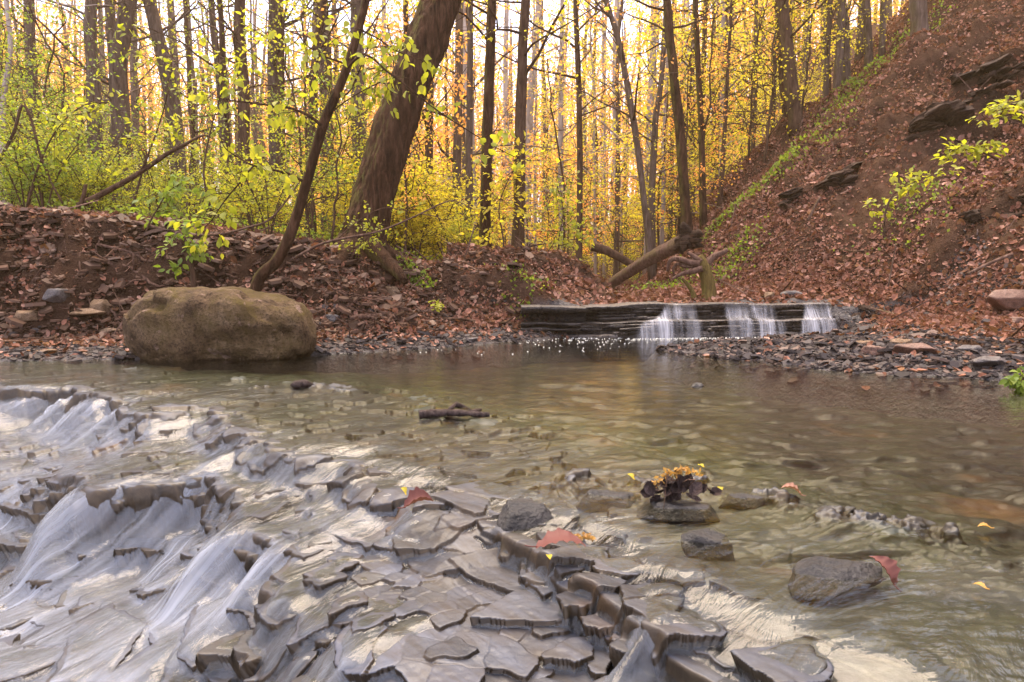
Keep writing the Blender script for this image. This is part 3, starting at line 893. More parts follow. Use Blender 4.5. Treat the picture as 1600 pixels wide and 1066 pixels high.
def build_ledge():
    xs = np.linspace(.12, 5.0, 420)
    rg = np.random.default_rng(3)
    layers = [(-.3, .045, -.36, .05), (.045, .085, -.27, .05), (.085, .125, -.31, .04), (.125, .165, -.25, .05), (.165, .205, -.34, .03),
              (.205, .25, -.03, .05), (.25, .29, .03, .04), (.29, .325, -.01, .04), (.325, .365, .05, .04), (.365, .42, -.11, .05)]
    mb = MB()
    for k, (z0, z1, off, amp) in enumerate(layers):
        cell = np.floor(xs * 2.3 + rg.uniform(0, 9) + fbm2(xs * 2, xs * 0 + k, 70 + k, 2) * .8).astype(np.int64)
        j = (hash2(cell, cell * 0 + k, 9) - .5) * amp * 4.0 + fbm2(xs * 6, xs * 0 + k, 80 + k, 4) * amp * 1.4 + vn2(xs * 40, xs * 0 + k, 81) * .02
        left = 1 - ss(1.0, 1.2, xs)
        y = ledge_front(xs) + off + j
        y = np.where((k < 8), y + left * (.32 if k > 4 else .15), y - left * .10)
        if k < 5: y = y + ss(4.0, 4.8, xs) * .25
        und = fbm2(xs * .9, xs * 0, 95, 3) * .05 + (hash2(np.floor(xs * 1.7 + k * .37).astype(np.int64), xs.astype(np.int64) * 0 + k, 14) - .5) * .016
        zz0 = z0 + und + fbm2(xs * 3, xs * 0 + k, 90, 3) * .014; zz1 = z1 + .004 + und + fbm2(xs * 3, xs * 0 + k + 1, 90, 3) * .014
        n = len(xs)
        back = np.full(n, 10.1)
        rows = [np.stack([xs, back, zz1], -1), np.stack([xs, y + .05, zz1], -1), np.stack([xs, y + .006, zz1 - .003], -1), np.stack([xs, y, zz1 - .012], -1),
                np.stack([xs, y + .012, (zz0 + zz1) / 2], -1), np.stack([xs, y + .03, zz0], -1), np.stack([xs, back, zz0], -1)]
        V = np.concatenate(rows); i = np.arange(len(rows) - 1)[:, None] * n; jj = np.arange(n - 1)[None]
        F = np.stack([i + jj, i + n + jj, i + n + jj + 1, i + jj + 1], -1).reshape(-1, 4)
        mb.add(V, F)
    me = mb.mesh('rock_ledge', M['ledge_shale'])
    tag(link('rock_ledge', me), 'stepped ledge of dark layered shale carrying the small waterfalls', 'rock ledge')


build_ledge()


def build_fall(x0t, x1t, x0b, x1b, label, seed, dens=1.0):
    nu, nv = 90, 44
    prof = np.array([(.45, .428), (.1, .432), (-.12, .436), (-.19, .41), (-.24, .34), (-.29, .26), (-.34, .222), (-.42, .225), (-.47, .19), (-.52, .10), (-.55, .0), (-.56, -.03)])
    P = catmull(prof, nv)
    U = np.linspace(0, 1, nu); t = np.linspace(0, 1, nv)
    mixb = ss(.25, .9, t)
    X = (x0t * (1 - mixb) + x0b * mixb)[:, None] * (1 - U) + (x1t * (1 - mixb) + x1b * mixb)[:, None] * U
    wob = fbm2(X * 5, t[:, None] * 2 + X * 0, seed, 3) * .06 * ss(.2, .5, t)[:, None]
    Yv = ledge_front(X) + P[:, 0:1] + wob - .015
    Z = P[:, 1:2] + fbm2(X * .9, X * 0, 95, 3) * .05 * (P[:, 1:2] > .1) + fbm2(X * 7, t[:, None] * 3 + X * 0, seed + 4, 3) * .012
    edge = np.minimum(ss(0, .14, U), ss(0, .14, 1 - U))[None, :]
    veil = edge * (.25 * ss(.0, .3, t) + .95 * ss(.28, .42, t))[:, None] * (.75 + .9 * fbm2(X * 2.6 + seed, t[:, None] * 1.2 + X * 0, seed + 2, 2))
    veil = np.clip(veil * dens, 0, 1)
    i = np.arange(nv - 1)[:, None] * nu; j = np.arange(nu - 1)[None]
    F = np.stack([i + j, i + nu + j, i + nu + j + 1, i + j + 1], -1).reshape(-1, 4)
    V = np.stack([X, Yv, Z], -1).reshape(-1, 3)
    me = mesh_np('waterfall', V, F, M['fall'], True, {'veil': veil}, np.stack([X, t[:, None] * .8 + 0 * X], -1).reshape(-1, 2))
    tag(link('waterfall', me), label, 'waterfall')


build_fall(2.06, 2.54, 1.58, 2.56, 'widest two step waterfall below the mossy root stump, spreading to its left', 11, 1.1)
build_fall(2.90, 3.70, 2.86, 3.74, 'middle waterfall of fine white threads spilling over the shale ledge', 22, 1.15)
build_fall(4.08, 4.5, 3.9, 4.46, 'narrow waterfall beside the leaf covered hillside, nearest the right bank', 33, 1.05)


# ------------------------------------------------------------------ single stones
def outcrop(p, dims, seed, label, rz, tilt):
    """one jagged outcrop: broken beds of shale, the upper ones jutting out"""
    rg = np.random.default_rng(seed); V, F, n = [], [], 0
    for k in range(11):
        d = np.array(dims) * [rg.uniform(.2, .42), rg.uniform(.5, .9), rg.uniform(.25, .55)]
        me = rock_mesh('rock_outcrop', d, seed * 20 + k, None, planes=11, rough=.09, strata=.05, nu=40, nv=26, lo=.5)
        v = np.empty(len(me.vertices) * 3, np.float32); me.vertices.foreach_get('co', v); v = v.reshape(-1, 3)
        a = rg.normal() * .25; c_, s_ = math.cos(a), math.sin(a)
        v = np.stack([v[:, 0] * c_ - v[:, 1] * s_, v[:, 0] * s_ + v[:, 1] * c_, v[:, 2] + rg.normal() * .05 * v[:, 0]], -1)
        lv = rg.uniform(-.42, .42)
        v = v + np.array(dims) * [rg.uniform(-.42, .42), -.22 * lv + rg.uniform(-.12, .12), lv]
        f = np.array([list(q.vertices) if len(q.vertices) == 4 else list(q.vertices) + [q.vertices[2]] for q in me.polygons]); bpy.data.meshes.remove(me)
        V.append(v); F.append(f + n); n += len(v)
    f = np.concatenate(F); t = f[:, 2] == f[:, 3]
    o = link('rock_outcrop', mesh_np('rock_outcrop', np.concatenate(V), [f[~t], f[t][:, :3]], M['outcrop_shale'], True)); o.location = p; o.rotation_euler = (tilt[0], tilt[1], rz)
    tag(o, label, 'rock outcrop')


def stones():
    rs = [
        # u, v, Y lift, dims, seed, mat, rz, label
        (1368, 551, (.30, .22, .11), 1, 'red_stone', .2, 'flat red brown stone lying among dead leaves on the right bank'),
        (1432, 549, (.34, .22, .13), 2, 'red_stone', -.5, 'chunky rusty red stone on the grey shelf above the right water edge'),
        (1410, 541, (.26, .2, .12), 3, 'tan_stone', .6, 'mossy tan stone wedged in the grey shelf of the right bank'),
        (1352, 541, (.26, .2, .10), 4, 'tan_stone', .1, 'pale buff stone beside the flat red one on the right bank'),
        (1590, 478, (.95, .5, .34), 5, 'red_stone', .25, 'large brown slab jutting from the foot of the hillside'),
        (1588, 506, (.34, .25, .14), 6, 'red_stone', .5, 'pinkish stone lying below the large brown slab'),
        (1202, 466, (.22, .16, .16), 7, 'tan_stone', .9, 'upright tan stone standing on the ledge above the middle waterfall'),
        (1237, 462, (.40, .2, .14), 8, 'grey_stone', 0, 'dark mossy stone on the ledge right of the upright tan stone'),
        (514, 521, (.22, .16, .09), 9, 'tan_stone', .3, 'orange tan stone on the mud right of the boulder'),
        (486, 513, (.30, .2, .16), 10, 'tan_stone', 1.2, 'brown stone half hidden behind the right end of the boulder'),
        (520, 504, (.20, .16, .13), 11, 'grey_stone', .4, 'grey pink stone under the bank behind the orange tan one'),
        (613, 463, (.24, .18, .20), 12, 'tan_stone', .2, 'round tan stone stuck in the bank below the leaning tree'),
        (160, 490, (.24, .2, .24), 13, 'tan_stone', 1.0, 'blocky tan stone leaning on the foot of the left bank'),
        (135, 499, (.34, .24, .11), 14, 'tan_stone', .2, 'flat buff slab left of the blocky stone under the left bank'),
        (90, 474, (.26, .2, .22), 15, 'grey_stone', .7, 'rounded brown stone bedded in the raw left bank'),
        (45, 498, (.22, .16, .16), 16, 'tan_stone', .2, 'small tan stone at the bank foot near the picture edge'),
        (70, 551, (.20, .14, .05), 17, 'tan_stone', .1, 'flat tan chip standing out on the dark left beach'),
        (170, 519, (.28, .14, .06), 18, 'tan_stone', -.1, 'long flat buff stone just left of the boulder'),
        (703, 521, (.14, .1, .06), 19, 'red_stone', .1, 'small dark red block on the mud flat below the leaf slope'),
        (735, 533, (.3, .18, .06), 20, 'grey_stone', .2, 'low grey slab at the water edge of the far mud flat'),
        (1520, 548, (.3, .2, .09), 21, 'grey_stone', .2, 'grey slab among the leaves at the right end of the shelf'),
        (1545, 568, (.35, .22, .1), 22, 'grey_stone', .5, 'wet grey slab at the right water edge near the green tuft'),
    ]
    for u, v, dims, sd, m, rz, lab in rs:
        p = hit(u, v); p[2] += dims[2] * .18
        stone('stone', p, dims, sd, m, lab, rz=rz, strata=.03 if dims[2] < .15 else 0)
    # ledges of rock standing out of the hillside
    oc = [(1430, 205, (1.5, 1.0, .62), 31, 'broad dark overhanging outcrop high on the hillside', -.55, (.0, -.35)),
          (1565, 115, (1.3, 1.0, .55), 32, 'dark layered outcrop at the top right of the hillside', -.5, (.0, -.3)),
          (1275, 292, (1.3, .7, .4), 33, 'small dark ledge low on the hillside above the falls', -.4, (0, -.3)),
          (1330, 268, (1.3, .7, .38), 37, 'dark lip of shale at the top of the bare soil slide', -.4, (0, -.45)),
          (1560, 335, (1.2, .7, .5), 34, 'brown crumbling outcrop low at the right end of the hillside', -.3, (0, -.2)),
          (1370, 488, (.9, .5, .34), 35, 'dark undercut rock at the foot of the hillside above the grey shelf', -.2, (0, -.1)),
          (1545, 155, (.8, .4, .3), 36, 'ochre stained block under the top outcrop', -.5, (0, -.3))]
    for u, v, dims, sd, lab, rz, tl in oc:
        p = hit(u, v); p[2] -= dims[2] * .12
        outcrop(p, dims, sd, lab, rz, tl)
    stone('stone', pond(1091, 603, .0), (.11, .08, .06), 41, 'wet_stone', 'small black wet stone poking out of the still pool')
    p = bedhit(1305, 893); stone('stone', p + [0, 0, -.022], (.27, .18, .125), 42, 'wet_stone', 'dark wet stone with leaf scraps in the shallow right foreground', rz=.2)
    p = bedhit(825, 812); stone('stone', p + [0, .05, -.02], (.20, .14, .15), 43, 'wet_stone', 'dark green grey stone upright in the rapid behind the red leaf', rz=.5)
    p = bedhit(1062, 792); stone('stone', p + [0, .02, -.028], (.30, .17, .10), 45, 'wet_stone', 'dark wet stone under the heap of dark leaves', rz=.1)
    p = bedhit(945, 772); stone('stone', p + [0, 0, -.03], (.20, .13, .10), 46, 'wet_stone', 'low blue grey stone just left of the leaf heap', rz=-.2)
    p = bedhit(1160, 775); stone('stone', p + [0, 0, -.03], (.18, .12, .09), 47, 'wet_stone', 'low blue grey stone just right of the leaf heap', rz=.4)
    p = bedhit(1108, 842); stone('stone', p + [0, 0, -.026], (.18, .13, .10), 44, 'wet_stone', 'thin brown slate tilted over a dark hollow in the right foreground', tilt=(.1, .25))


stones()


# ------------------------------------------------------------------ loose shale on the shores, dead leaves on the slopes
def scatter_pts(n, x0, x1, y0, y1, dens, seed):
    rg = np.random.default_rng(seed)
    x = rg.uniform(x0, x1, n); y = rg.uniform(y0, y1, n)
    k = rg.uniform(0, 1, n) < dens(x, y)
    return x[k], y[k], rg


def chip_tmpl():
    a = np.array([.2, 1.5, 2.6, 3.9, 5.2]); r = np.array([.5, .42, .55, .45, .5])
    t = np.stack([r * np.cos(a), .5 + r * np.sin(a) * .75, a * 0 + .09], -1); b = t * [1.04, 1.04, 0] + [0, 0, -.09]
    V = np.vstack([t, b]); F = [[0, 1, 2, 2], [0, 2, 3, 3], [0, 3, 4, 4]] + [[(i + 1) % 5, i, 5 + i, 5 + (i + 1) % 5] for i in range(5)]
    return V, np.array(F)


CHIP = chip_tmpl()


def lay(mb, x, y, rg, size, tmpl, lift, tilt, level=0.0):
    z = ground(x, y); Nn = gnormal(x, y, .12)
    Nn = norm(Nn * (1 - level) + np.array([0, -.15, 1.0]) * level)
    n = len(x)
    Nn = norm(Nn + rg.normal(size=(n, 3)) * tilt)
    D = np.cross(Nn, norm(rg.normal(size=(n, 3))))
    leaves(mb, np.stack([x, y, z + lift], -1), D, Nn, size, tmpl)


def build_litter():
    def shore(x, y):
        d = -sdpoly(x, y, POOL); dr, _ = sdline(x, y, FOOT)
        return ss(-.1, .0, d) * (1 - ss(.5 + 1.1 * (x > 2), 1.3 + 1.6 * (x > 2), d)) * (y < 9.6)
    mb = MB()
    x, y, rg = scatter_pts(90000, -7, 6.5, 4.6, 9.6, shore, 1)
    s = np.clip(.035 * np.exp(rg.normal(size=len(x)) * .55), .015, .16)
    lay(mb, x, y, rg, s, CHIP, .004, .22)
    bar = lambda x, y: (sdpoly(x, y, [(1.62, 7.5), (1.75, 7.05), (2.6, 5.85), (3.4, 5.6), (4.0, 7.0), (3.2, 8.3), (2.2, 8.1)]) > 0) * 1.0
    x, y, rg = scatter_pts(60000, 1.5, 4, 5.6, 8.4, bar, 2)
    lay(mb, x, y, rg, np.clip(.030 * np.exp(rg.normal(size=len(x)) * .55), .012, .12), CHIP, .008, .3)
    tag(link('shale_gravel', mb.mesh('shale_gravel', M['chip'], False)), 'dark wet shale chips on the gravel bar and beaches', 'gravel', kind='stuff')

    # broken shale in the raw left bank
    def raw(x, y):
        dl, _ = sdline(x, y, BANK)
        return ss(.6, 1.0, dl) * (1 - ss(2.0, 2.6, dl)) * (1 - ss(-2.2, -.2, x) * .8)
    mb = MB()
    x, y, rg = scatter_pts(80000, -9, 1, 6, 11, raw, 3)
    lay(mb, x, y, rg, np.clip(.034 * np.exp(rg.normal(size=len(x)) * .75), .012, .22), CHIP, .022, .28, .8)
    m = M['bank_flake']
    tag(link('bank_rubble', mb.mesh('bank_rubble', m, False)), 'brown shale flakes breaking out of the raw left bank', 'rubble', kind='stuff')

    def left(x, y):
        dl, _ = sdline(x, y, BANK); d = -sdpoly(x, y, POOL)
        return ss(.35, .9, dl) * np.where(x < -2.6, .6, .95) * (1 - .6 * ss(3.5, 6, dl)) * ss(.2, .5, d) * (.35 + 1.3 * np.clip(.4 + fbm2(x * 1.1, y * 1.1, 8, 3), 0, 1))
    mb = MB()
    x, y, rg = scatter_pts(360000, -9, 3, 6.4, 22, left, 4)
    lay(mb, x, y, rg, np.clip(.038 * np.exp(rg.normal(size=len(x)) * .42), .015, .11), CURL, .022, .5)
    tag(link('leaf_litter', mb.mesh('leaf_litter', M['litter'], False)), 'dead brown leaves carpeting the left bank', 'leaf litter', kind='stuff')

    slide = [hit(u, v)[:2] for u, v in ((1290, 330), (1330, 290), (1440, 240), (1500, 235), (1500, 300), (1430, 330), (1360, 380), (1320, 400))]

    def right(x, y):
        dr, _ = sdline(x, y, FOOT); dr = -dr; d = -sdpoly(x, y, POOL)
        bare = ss(-.3, .3, sdpoly(x, y, slide))
        return ss(-1.6, .2, dr) * ss(.3, .7, d) * (1 - .92 * bare) * np.clip(.78 + 1.1 * fbm2(x * .7, y * .7, 18, 3), .25, 1) * (1 - .5 * ss(4.5, 7, dr))
    mb = MB()
    x, y, rg = scatter_pts(620000, 1.2, 14, 4.4, 24, right, 5)
    lay(mb, x, y, rg, np.clip(.040 * np.exp(rg.normal(size=len(x)) * .42), .015, .12), CURL, .022, .5)
    tag(link('leaf_litter', mb.mesh('leaf_litter', M['litter'], False)), 'dead pinkish brown leaves carpeting the steep right hillside', 'leaf litter', kind='stuff')

    mb = MB()
    x, y, rg = scatter_pts(14000, .4, 5, 9.7, 17, lambda x, y: (sdline(x, y, BANK)[0] < .8) * (sdline(x, y, FOOT)[0] > -.6) * .8, 15)
    lay(mb, x, y, rg, rg.uniform(.05, .10, len(x)), CURL, .004, .40)
    tag(link('leaf_litter', mb.mesh('leaf_litter', M['litter'], False)), 'dead leaves round the creek above the falls', 'leaf litter', kind='stuff')

    # leaves and flakes fallen on the gravel
    mb = MB()
    x, y, rg = scatter_pts(9000, -6, 6.5, 4.6, 10, lambda x, y: shore(x, y) * .35, 6)
    lay(mb, x, y, rg, rg.uniform(.04, .09, len(x)), CURL, .015, .3)
    tag(link('shore_leaves', mb.mesh('shore_leaves', M['litter'], False)), 'scattered dead leaves on the shale beaches', 'leaf litter', kind='stuff')

    # twigs strewn over both slopes
    mb = MB()
    TW = (np.array([[-.02, 0, 0], [.02, 0, 0], [0, 0, .03], [-.016, 1, .12], [.016, 1, .12], [0, 1, .145]]), np.array([[0, 1, 4, 3], [1, 2, 5, 4], [2, 0, 3, 5]]))
    x, y, rg = scatter_pts(5200, -9, 3, 7, 14, left, 31); lay(mb, x, y, rg, np.clip(.16 * np.exp(rg.normal(size=len(x)) * .6), .05, .6), TW, .02, .3)
    x, y, rg = scatter_pts(9000, 1.2, 12, 5, 18, right, 32); lay(mb, x, y, rg, np.clip(.16 * np.exp(rg.normal(size=len(x)) * .6), .05, .6), TW, .02, .3)
    tag(link('fallen_twigs', mb.mesh('fallen_twigs', M['dead_wood'], False)), 'small dead twigs strewn over the leaf litter', 'twigs', kind='stuff')

    # foam bubbles drifting below the falls
    rg = np.random.default_rng(9); mb = MB()
    th = np.linspace(0, 2 * np.pi, 6, endpoint=False)
    tv = np.vstack([np.stack([np.cos(th), np.sin(th), 0 * th], -1), np.stack([.6 * np.cos(th), .6 * np.sin(th), 0 * th + .5], -1), [[0, 0, .7]]])
    tf = [[i, (i + 1) % 6, 6 + (i + 1) % 6, 6 + i] for i in range(6)] + [[6 + i, 6 + (i + 1) % 6, 12, 12] for i in range(6)]
    P = [pond(u, v) for u, v in zip(rg.uniform(800, 985, 150), 528 + rg.exponential(5, 150))] + [pond(rg.uniform(620, 800), rg.uniform(545, 556)) for _ in range(10)]
    for xx in np.linspace(1.5, 4.6, 420):
        P.append(np.array([xx, ledge_front(xx) - .52 - rg.exponential(.10), 0.002]))
    P = np.array(P)
    leaves(mb, P, np.tile([0, 1.0, 0], (len(P), 1)), np.tile([0, 0, 1.0], (len(P), 1)), rg.uniform(.004, .009, len(P)), (tv, np.array(tf)))
    tag(link('foam', mb.mesh('foam', M['white_petal'])), 'white foam bubbles drifting below the falls', 'foam', kind='stuff')


build_litter()
# ------------------------------------------------------------------ trees, saplings, shrubs
def grow(wood, leaf, path, rad, rg, nb, t0, blen, up, nsub, nleaf, lsize, spread, tmpl=LEAF4, droop=.3, sides=5, sag=0.0, t1=1.0):
    """limbs, twigs and leaves off a stem"""
    path = np.asarray(path); n = len(path); LP, LD = [], []
    for b in range(nb):
        t = t0 + (t1 - t0) * (b + rg.uniform(0, 1)) / nb
        f = t * (n - 1); i = min(int(f), n - 2); p = path[i] * (1 - f + i) + path[i + 1] * (f - i)
        r = np.interp(f, np.arange(n), rad)
        az = rg.uniform(0, 2 * np.pi); L = blen * rg.uniform(.5, 1.15) * (1.15 - .6 * (t - t0) / (t1 - t0 + 1e-6))
        d = np.array([math.cos(az), math.sin(az), up * rg.uniform(.4, 1.5)]); d /= np.linalg.norm(d)
        m = 7; q = [p]; dd = d.copy()
        for k in range(m - 1):
            dd = norm(dd + rg.normal(size=3) * .17 + np.array([0, 0, .04 - sag])); q.append(q[-1] + dd * L / (m - 1))
        q = np.array(q); r0 = min(r * .55, .009 * L + .004)
        rr = np.linspace(r0, max(.0025, r0 * .15), m)
        tube(wood, q, rr, sides)
        for s in range(nsub):
            g = rg.uniform(.2, 1.0) * (m - 1); gi = min(int(g), m - 2); p2 = q[gi] * (1 - g + gi) + q[gi + 1] * (g - gi)
            dir0 = norm(q[gi + 1] - q[gi]); sd = norm(np.cross(dir0, [0, 0, 1]) * rg.choice([-1, 1]) + dir0 * rg.uniform(.3, 1.0) + rg.normal(size=3) * .35)
            L2 = L * rg.uniform(.22, .5); m2 = 4; q2 = [p2]
            for k in range(m2 - 1):
                sd = norm(sd + rg.normal(size=3) * .2 - np.array([0, 0, sag])); q2.append(q2[-1] + sd * L2 / (m2 - 1))
            q2 = np.array(q2); r2 = max(.002, min(rr[gi] * .6, .006 * L2 + .002))
            tube(wood, q2, np.linspace(r2, .0018, m2), 4)
            nlf = max(1, int(nleaf * (1.1 - .75 * t)))
            tt = rg.uniform(.15, 1.05, nlf)
            ff = np.clip(tt, 0, .999) * (m2 - 1); ii = ff.astype(int)
            P = q2[ii] * (1 - (ff - ii))[:, None] + q2[ii + 1] * (ff - ii)[:, None] + rg.normal(size=(nlf, 3)) * spread * np.array([1, 1, .6])
            LP.append(P); LD.append(norm(np.tile(sd, (nlf, 1)) * .5 + rg.normal(size=(nlf, 3)) * .6 - np.array([0, 0, droop])))
    if leaf is not None and LP:
        P = np.concatenate(LP); D = np.concatenate(LD)
        Nn = norm(np.array([0, 0, 1.0]) + rg.normal(size=P.shape) * .6)
        leaves(leaf, P, D, Nn, lsize * rg.uniform(.6, 1.25, len(P)), tmpl)


def plant(name, label, cat, base, wood, leaf, bark, leafm, group=None, stem='trunk', crown='crown'):
    t = thing(name, label, cat, tuple(base), group)
    link(stem, wood.mesh(stem, M[bark], True, base), t)
    if leaf is not None and leaf.n: link(crown, leaf.mesh(crown, M[leafm], True, base), t)
    return t


def dup(t, loc, rz, sc, label, group):
    r = t.copy(); COL.objects.link(r); r.location = loc; r.rotation_euler = (0, 0, rz); r.scale = (sc, sc, sc)
    r['label'] = label
    if group: r['group'] = group
    for c in t.children:
        d = c.copy(); COL.objects.link(d); d.parent = r
    return r


# trees the photograph shows one by one: label, sight points of the trunk, depth, width in pixels, bark, leaf, limbs, first limb
def px_tree(label, pts, Y, wpx, bark, leafm, nb=16, t0=.22, blen=2.6, seed=0, lsize=.10, nsub=5, nleaf=9, top=4.0, cat='tree', name='tree', up=.5, taper=.55, sides=10, rough=.25, flare=1.35):
    rg = np.random.default_rng(seed)
    pts = np.array(pts, float)
    P = [at(u, v, Y) for u, v in pts]
    b = P[0].copy(); g = gz(b[0], Y); b[2] = g - .12
    P = [b] + [p for p in P[1:] if p[2] > g + .4]
    d = norm(P[-1] - P[-2]); P.append(P[-1] + d * top * .5 + np.array([0, 0, top * .5]))
    P = catmull(np.array(P), 26)
    w = wpx / FPX * Y / 2
    rad = w * np.linspace(1, taper, 26); rad[0] *= flare; rad[1] *= 1 + (flare - 1) * .35
    wood, leaf = MB(), MB()
    P = P + fbm3(P * .8, seed, 2)[:, None] * np.array([.05, .05, 0]) * min(1, w * 8)
    tube(wood, P, rad, sides, rough, seed, .03)
    grow(wood, leaf, P, rad, rg, nb, t0, blen, up, nsub, nleaf if pts[0][0] > 560 else max(3, nleaf - 5), lsize * .8, .09)
    return plant(name, label, cat, P[0], wood, leaf, bark, leafm)


def build_trees():
    T = px_tree
    # --- left
    T('pale curved trunk leaning in at the far left edge', [(2, 290), (3, 175), (16, 80), (10, 0), (4, -90)], 13, 9, 'bark_pale', 'leaf_olive', 8, .5, 2, 101)
    T('grey trunk second from the left edge, behind the pale curved one', [(54, 300), (50, 150), (44, 0), (40, -120)], 17, 18, 'bark_grey', 'leaf_lime', 15, .3, 2.6, 102)
    T('straight dark grey trunk rising left of the thick forked tree', [(150, 300), (147, 150), (142, 60), (143, -10), (140, -130)], 15, 22, 'bark_grey', 'leaf_lime', 16, .35, 2.5, 103)
    T('thick forked tree with green sprouts up its trunk', [(192, 300), (190, 210), (186, 120), (196, 40), (205, -20), (215, -130)], 16, 31, 'bark_grey', 'leaf_lime', 20, .2, 2.4, 104, nsub=6)
    T('left leaning grey trunk in the middle of the left wood', [(283, 305), (272, 170), (256, 90), (238, 20), (228, -30), (205, -150)], 17, 24, 'bark_grey', 'leaf_lime', 18, .3, 2.6, 105)
    T('slim trunk between the leaning grey one and the straight dark one', [(352, 300), (345, 150), (333, 40), (328, -60)], 19, 12, 'bark_grey', 'leaf_lime', 14, .25, 2.4, 106)
    T('straight dark trunk left of the thin leaning sapling', [(385, 300), (379, 150), (375, 20), (373, -130)], 16, 20, 'bark_dark', 'leaf_lime', 16, .3, 2.4, 107)
    T('straight narrow dark trunk standing left of the split pair', [(437, 300), (438, 120), (437, 0), (436, -120)], 17, 13, 'bark_dark', 'leaf_lime', 14, .3, 2.4, 108)
    T('dark inner trunk of the pair beside the thin leaning sapling', [(480, 300), (490, 130), (500, 30), (512, -60)], 16, 14, 'bark_dark', 'leaf_lime', 13, .3, 2.3, 109)
    T('grey outer trunk of the pair beside the thin leaning sapling', [(512, 320), (508, 130), (505, 0), (500, -120)], 17, 22, 'bark_grey', 'leaf_yellow', 15, .3, 2.5, 110)
    T('thick grey trunk just left of the big leaning tree', [(562, 360), (560, 150), (557, 30), (556, -110)], 15, 24, 'bark_grey', 'leaf_yellow', 16, .3, 2.5, 111)
    # --- middle
    T('slender trunk seen just right of the big leaning tree', [(640, 390), (637, 250), (634, 60), (632, -80)], 18, 9, 'bark_dark', 'leaf_yellow', 12, .3, 2.2, 112)
    T('pale sycamore trunk behind the brown pair of trunks', [(742, 380), (732, 150), (722, 40), (716, -90)], 24, 16, 'bark_pale', 'leaf_warm_glow', 14, .3, 3, 113)
    T('pale forking sycamore right of the brown pair', [(822, 390), (828, 180), (838, 70), (846, -90)], 25, 13, 'bark_pale', 'leaf_warm_glow', 14, .25, 3.2, 114)
    T('brown trunk on the bank, left one of the straight pair', [(757, 412), (762, 200), (766, 60), (768, -10), (770, -130)], 12.5, 18, 'bark_warm', 'leaf_yellow', 13, .35, 2.2, 115)
    T('darker brown trunk on the bank, right one of the straight pair', [(808, 414), (812, 230), (816, 100), (822, 0), (826, -120)], 12.3, 19, 'bark_dark', 'leaf_yellow', 13, .35, 2.3, 116)
    T('short thick trunk low behind the left one of the brown pair', [(730, 412), (732, 300), (733, 200), (735, 60), (738, -80)], 14, 13, 'bark_grey', 'leaf_warm_glow', 12, .25, 2.2, 117)
    T('slim upright tree with spreading limbs in the golden middle wood', [(905, 400), (906, 200), (902, 90), (899, -10), (900, -100)], 18, 10, 'bark_dark', 'leaf_warm_glow', 18, .18, 3, 118)
    T('slender tree slanting left as it rises in the golden wood', [(1022, 385), (1000, 260), (980, 130), (962, 50), (944, -10), (930, -100)], 16, 11, 'bark_grey', 'leaf_warm_glow', 16, .2, 2.6, 119)
    T('twin stemmed trunk standing by the fallen log', [(1020, 388), (1019, 300), (1024, 190), (1034, 110)], 17, 12, 'bark_grey', 'leaf_yellow', 12, .25, 2.2, 120)
    T('tall warm brown tree at the foot of the hillside above the log', [(1077, 372), (1066, 240), (1052, 100), (1042, 0), (1034, -120)], 14.5, 17, 'bark_warm', 'leaf_yellow', 13, .4, 2.6, 121)
    T('slim straight tree just right of the tall warm brown one', [(1101, 335), (1095, 180), (1089, 60), (1087, -30), (1085, -130)], 15.5, 10, 'bark_warm', 'leaf_yellow', 12, .35, 2.2, 122)
    # --- right
    T('thin bare tree with fine upright twigs before the bright gap', [(1124, 330), (1132, 210), (1136, 120), (1142, 20)], 17, 7, 'bark_dark', 'leaf_olive', 14, .25, 1.8, 123, nleaf=3)
    T('dark trunk rooted on the edge of the hillside', [(1246, 222), (1236, 130), (1226, 40), (1222, -20), (1218, -120)], 17, 21, 'bark_dark', 'leaf_olive', 13, .3, 2.6, 124)
    T('slim trunk close behind the dark one on the hillside edge', [(1228, 230), (1221, 120), (1216, 30), (1212, -100)], 18.5, 9, 'bark_dark', 'leaf_olive', 14, .2, 2.4, 125)
    T('thin tree above the ferns on the hillside edge', [(1290, 180), (1292, 100), (1297, 20), (1302, -80)], 18, 9, 'bark_grey', 'leaf_olive', 12, .2, 2.4, 126)
    T('grey trunk among ferns high on the hillside', [(1325, 100), (1320, 50), (1314, -20), (1308, -100)], 18, 15, 'bark_grey', 'leaf_olive', 11, .2, 2.4, 127)
    T('leaning trunk cut by the top edge of the picture on the hill crest', [(1362, 60), (1355, 20), (1348, -30), (1338, -110)], 18.5, 13, 'bark_grey', 'leaf_olive', 10, .2, 2.4, 128)
    T('thick mossy trunk at the very top of the hillside', [(1440, 22), (1434, -30), (1428, -110)], 15.5, 26, 'bark_grey', 'leaf_olive', 9, .3, 2.2, 129)

    # the big leaning tree, limbs far above the picture
    rg = np.random.default_rng(7); Y = 9.6
    px = [(562, 396), (574, 345), (601, 255), (634, 150), (664, 70), (692, -5), (725, -100), (752, -190), (770, -300)]
    P = np.array([at(u, v, Y + .1 * i) for i, (u, v) in enumerate(px)]); P[0][2] = gz(P[0][0], P[0][1]) - .15
    P = catmull(P, 240); w = np.interp(np.linspace(0, 1, 240), [0, .03, .08, .2, .5, 1], [.42, .35, .305, .28, .265, .21])
    wood, leaf = MB(), MB(); tube(wood, P, w, 130, .16, 5, .035)
    V = wood.V[-1]; C = np.vstack([np.repeat(P, 130, 0), P[:1], P[-1:]])
    wood.V[-1] = (V + norm(V - C) * (fbm3(V * [19, 19, 3.0], 3, 5) * .055 + fbm3(V * [5, 5, 1.2], 4, 3) * .03)[:, None]).astype(np.float32)
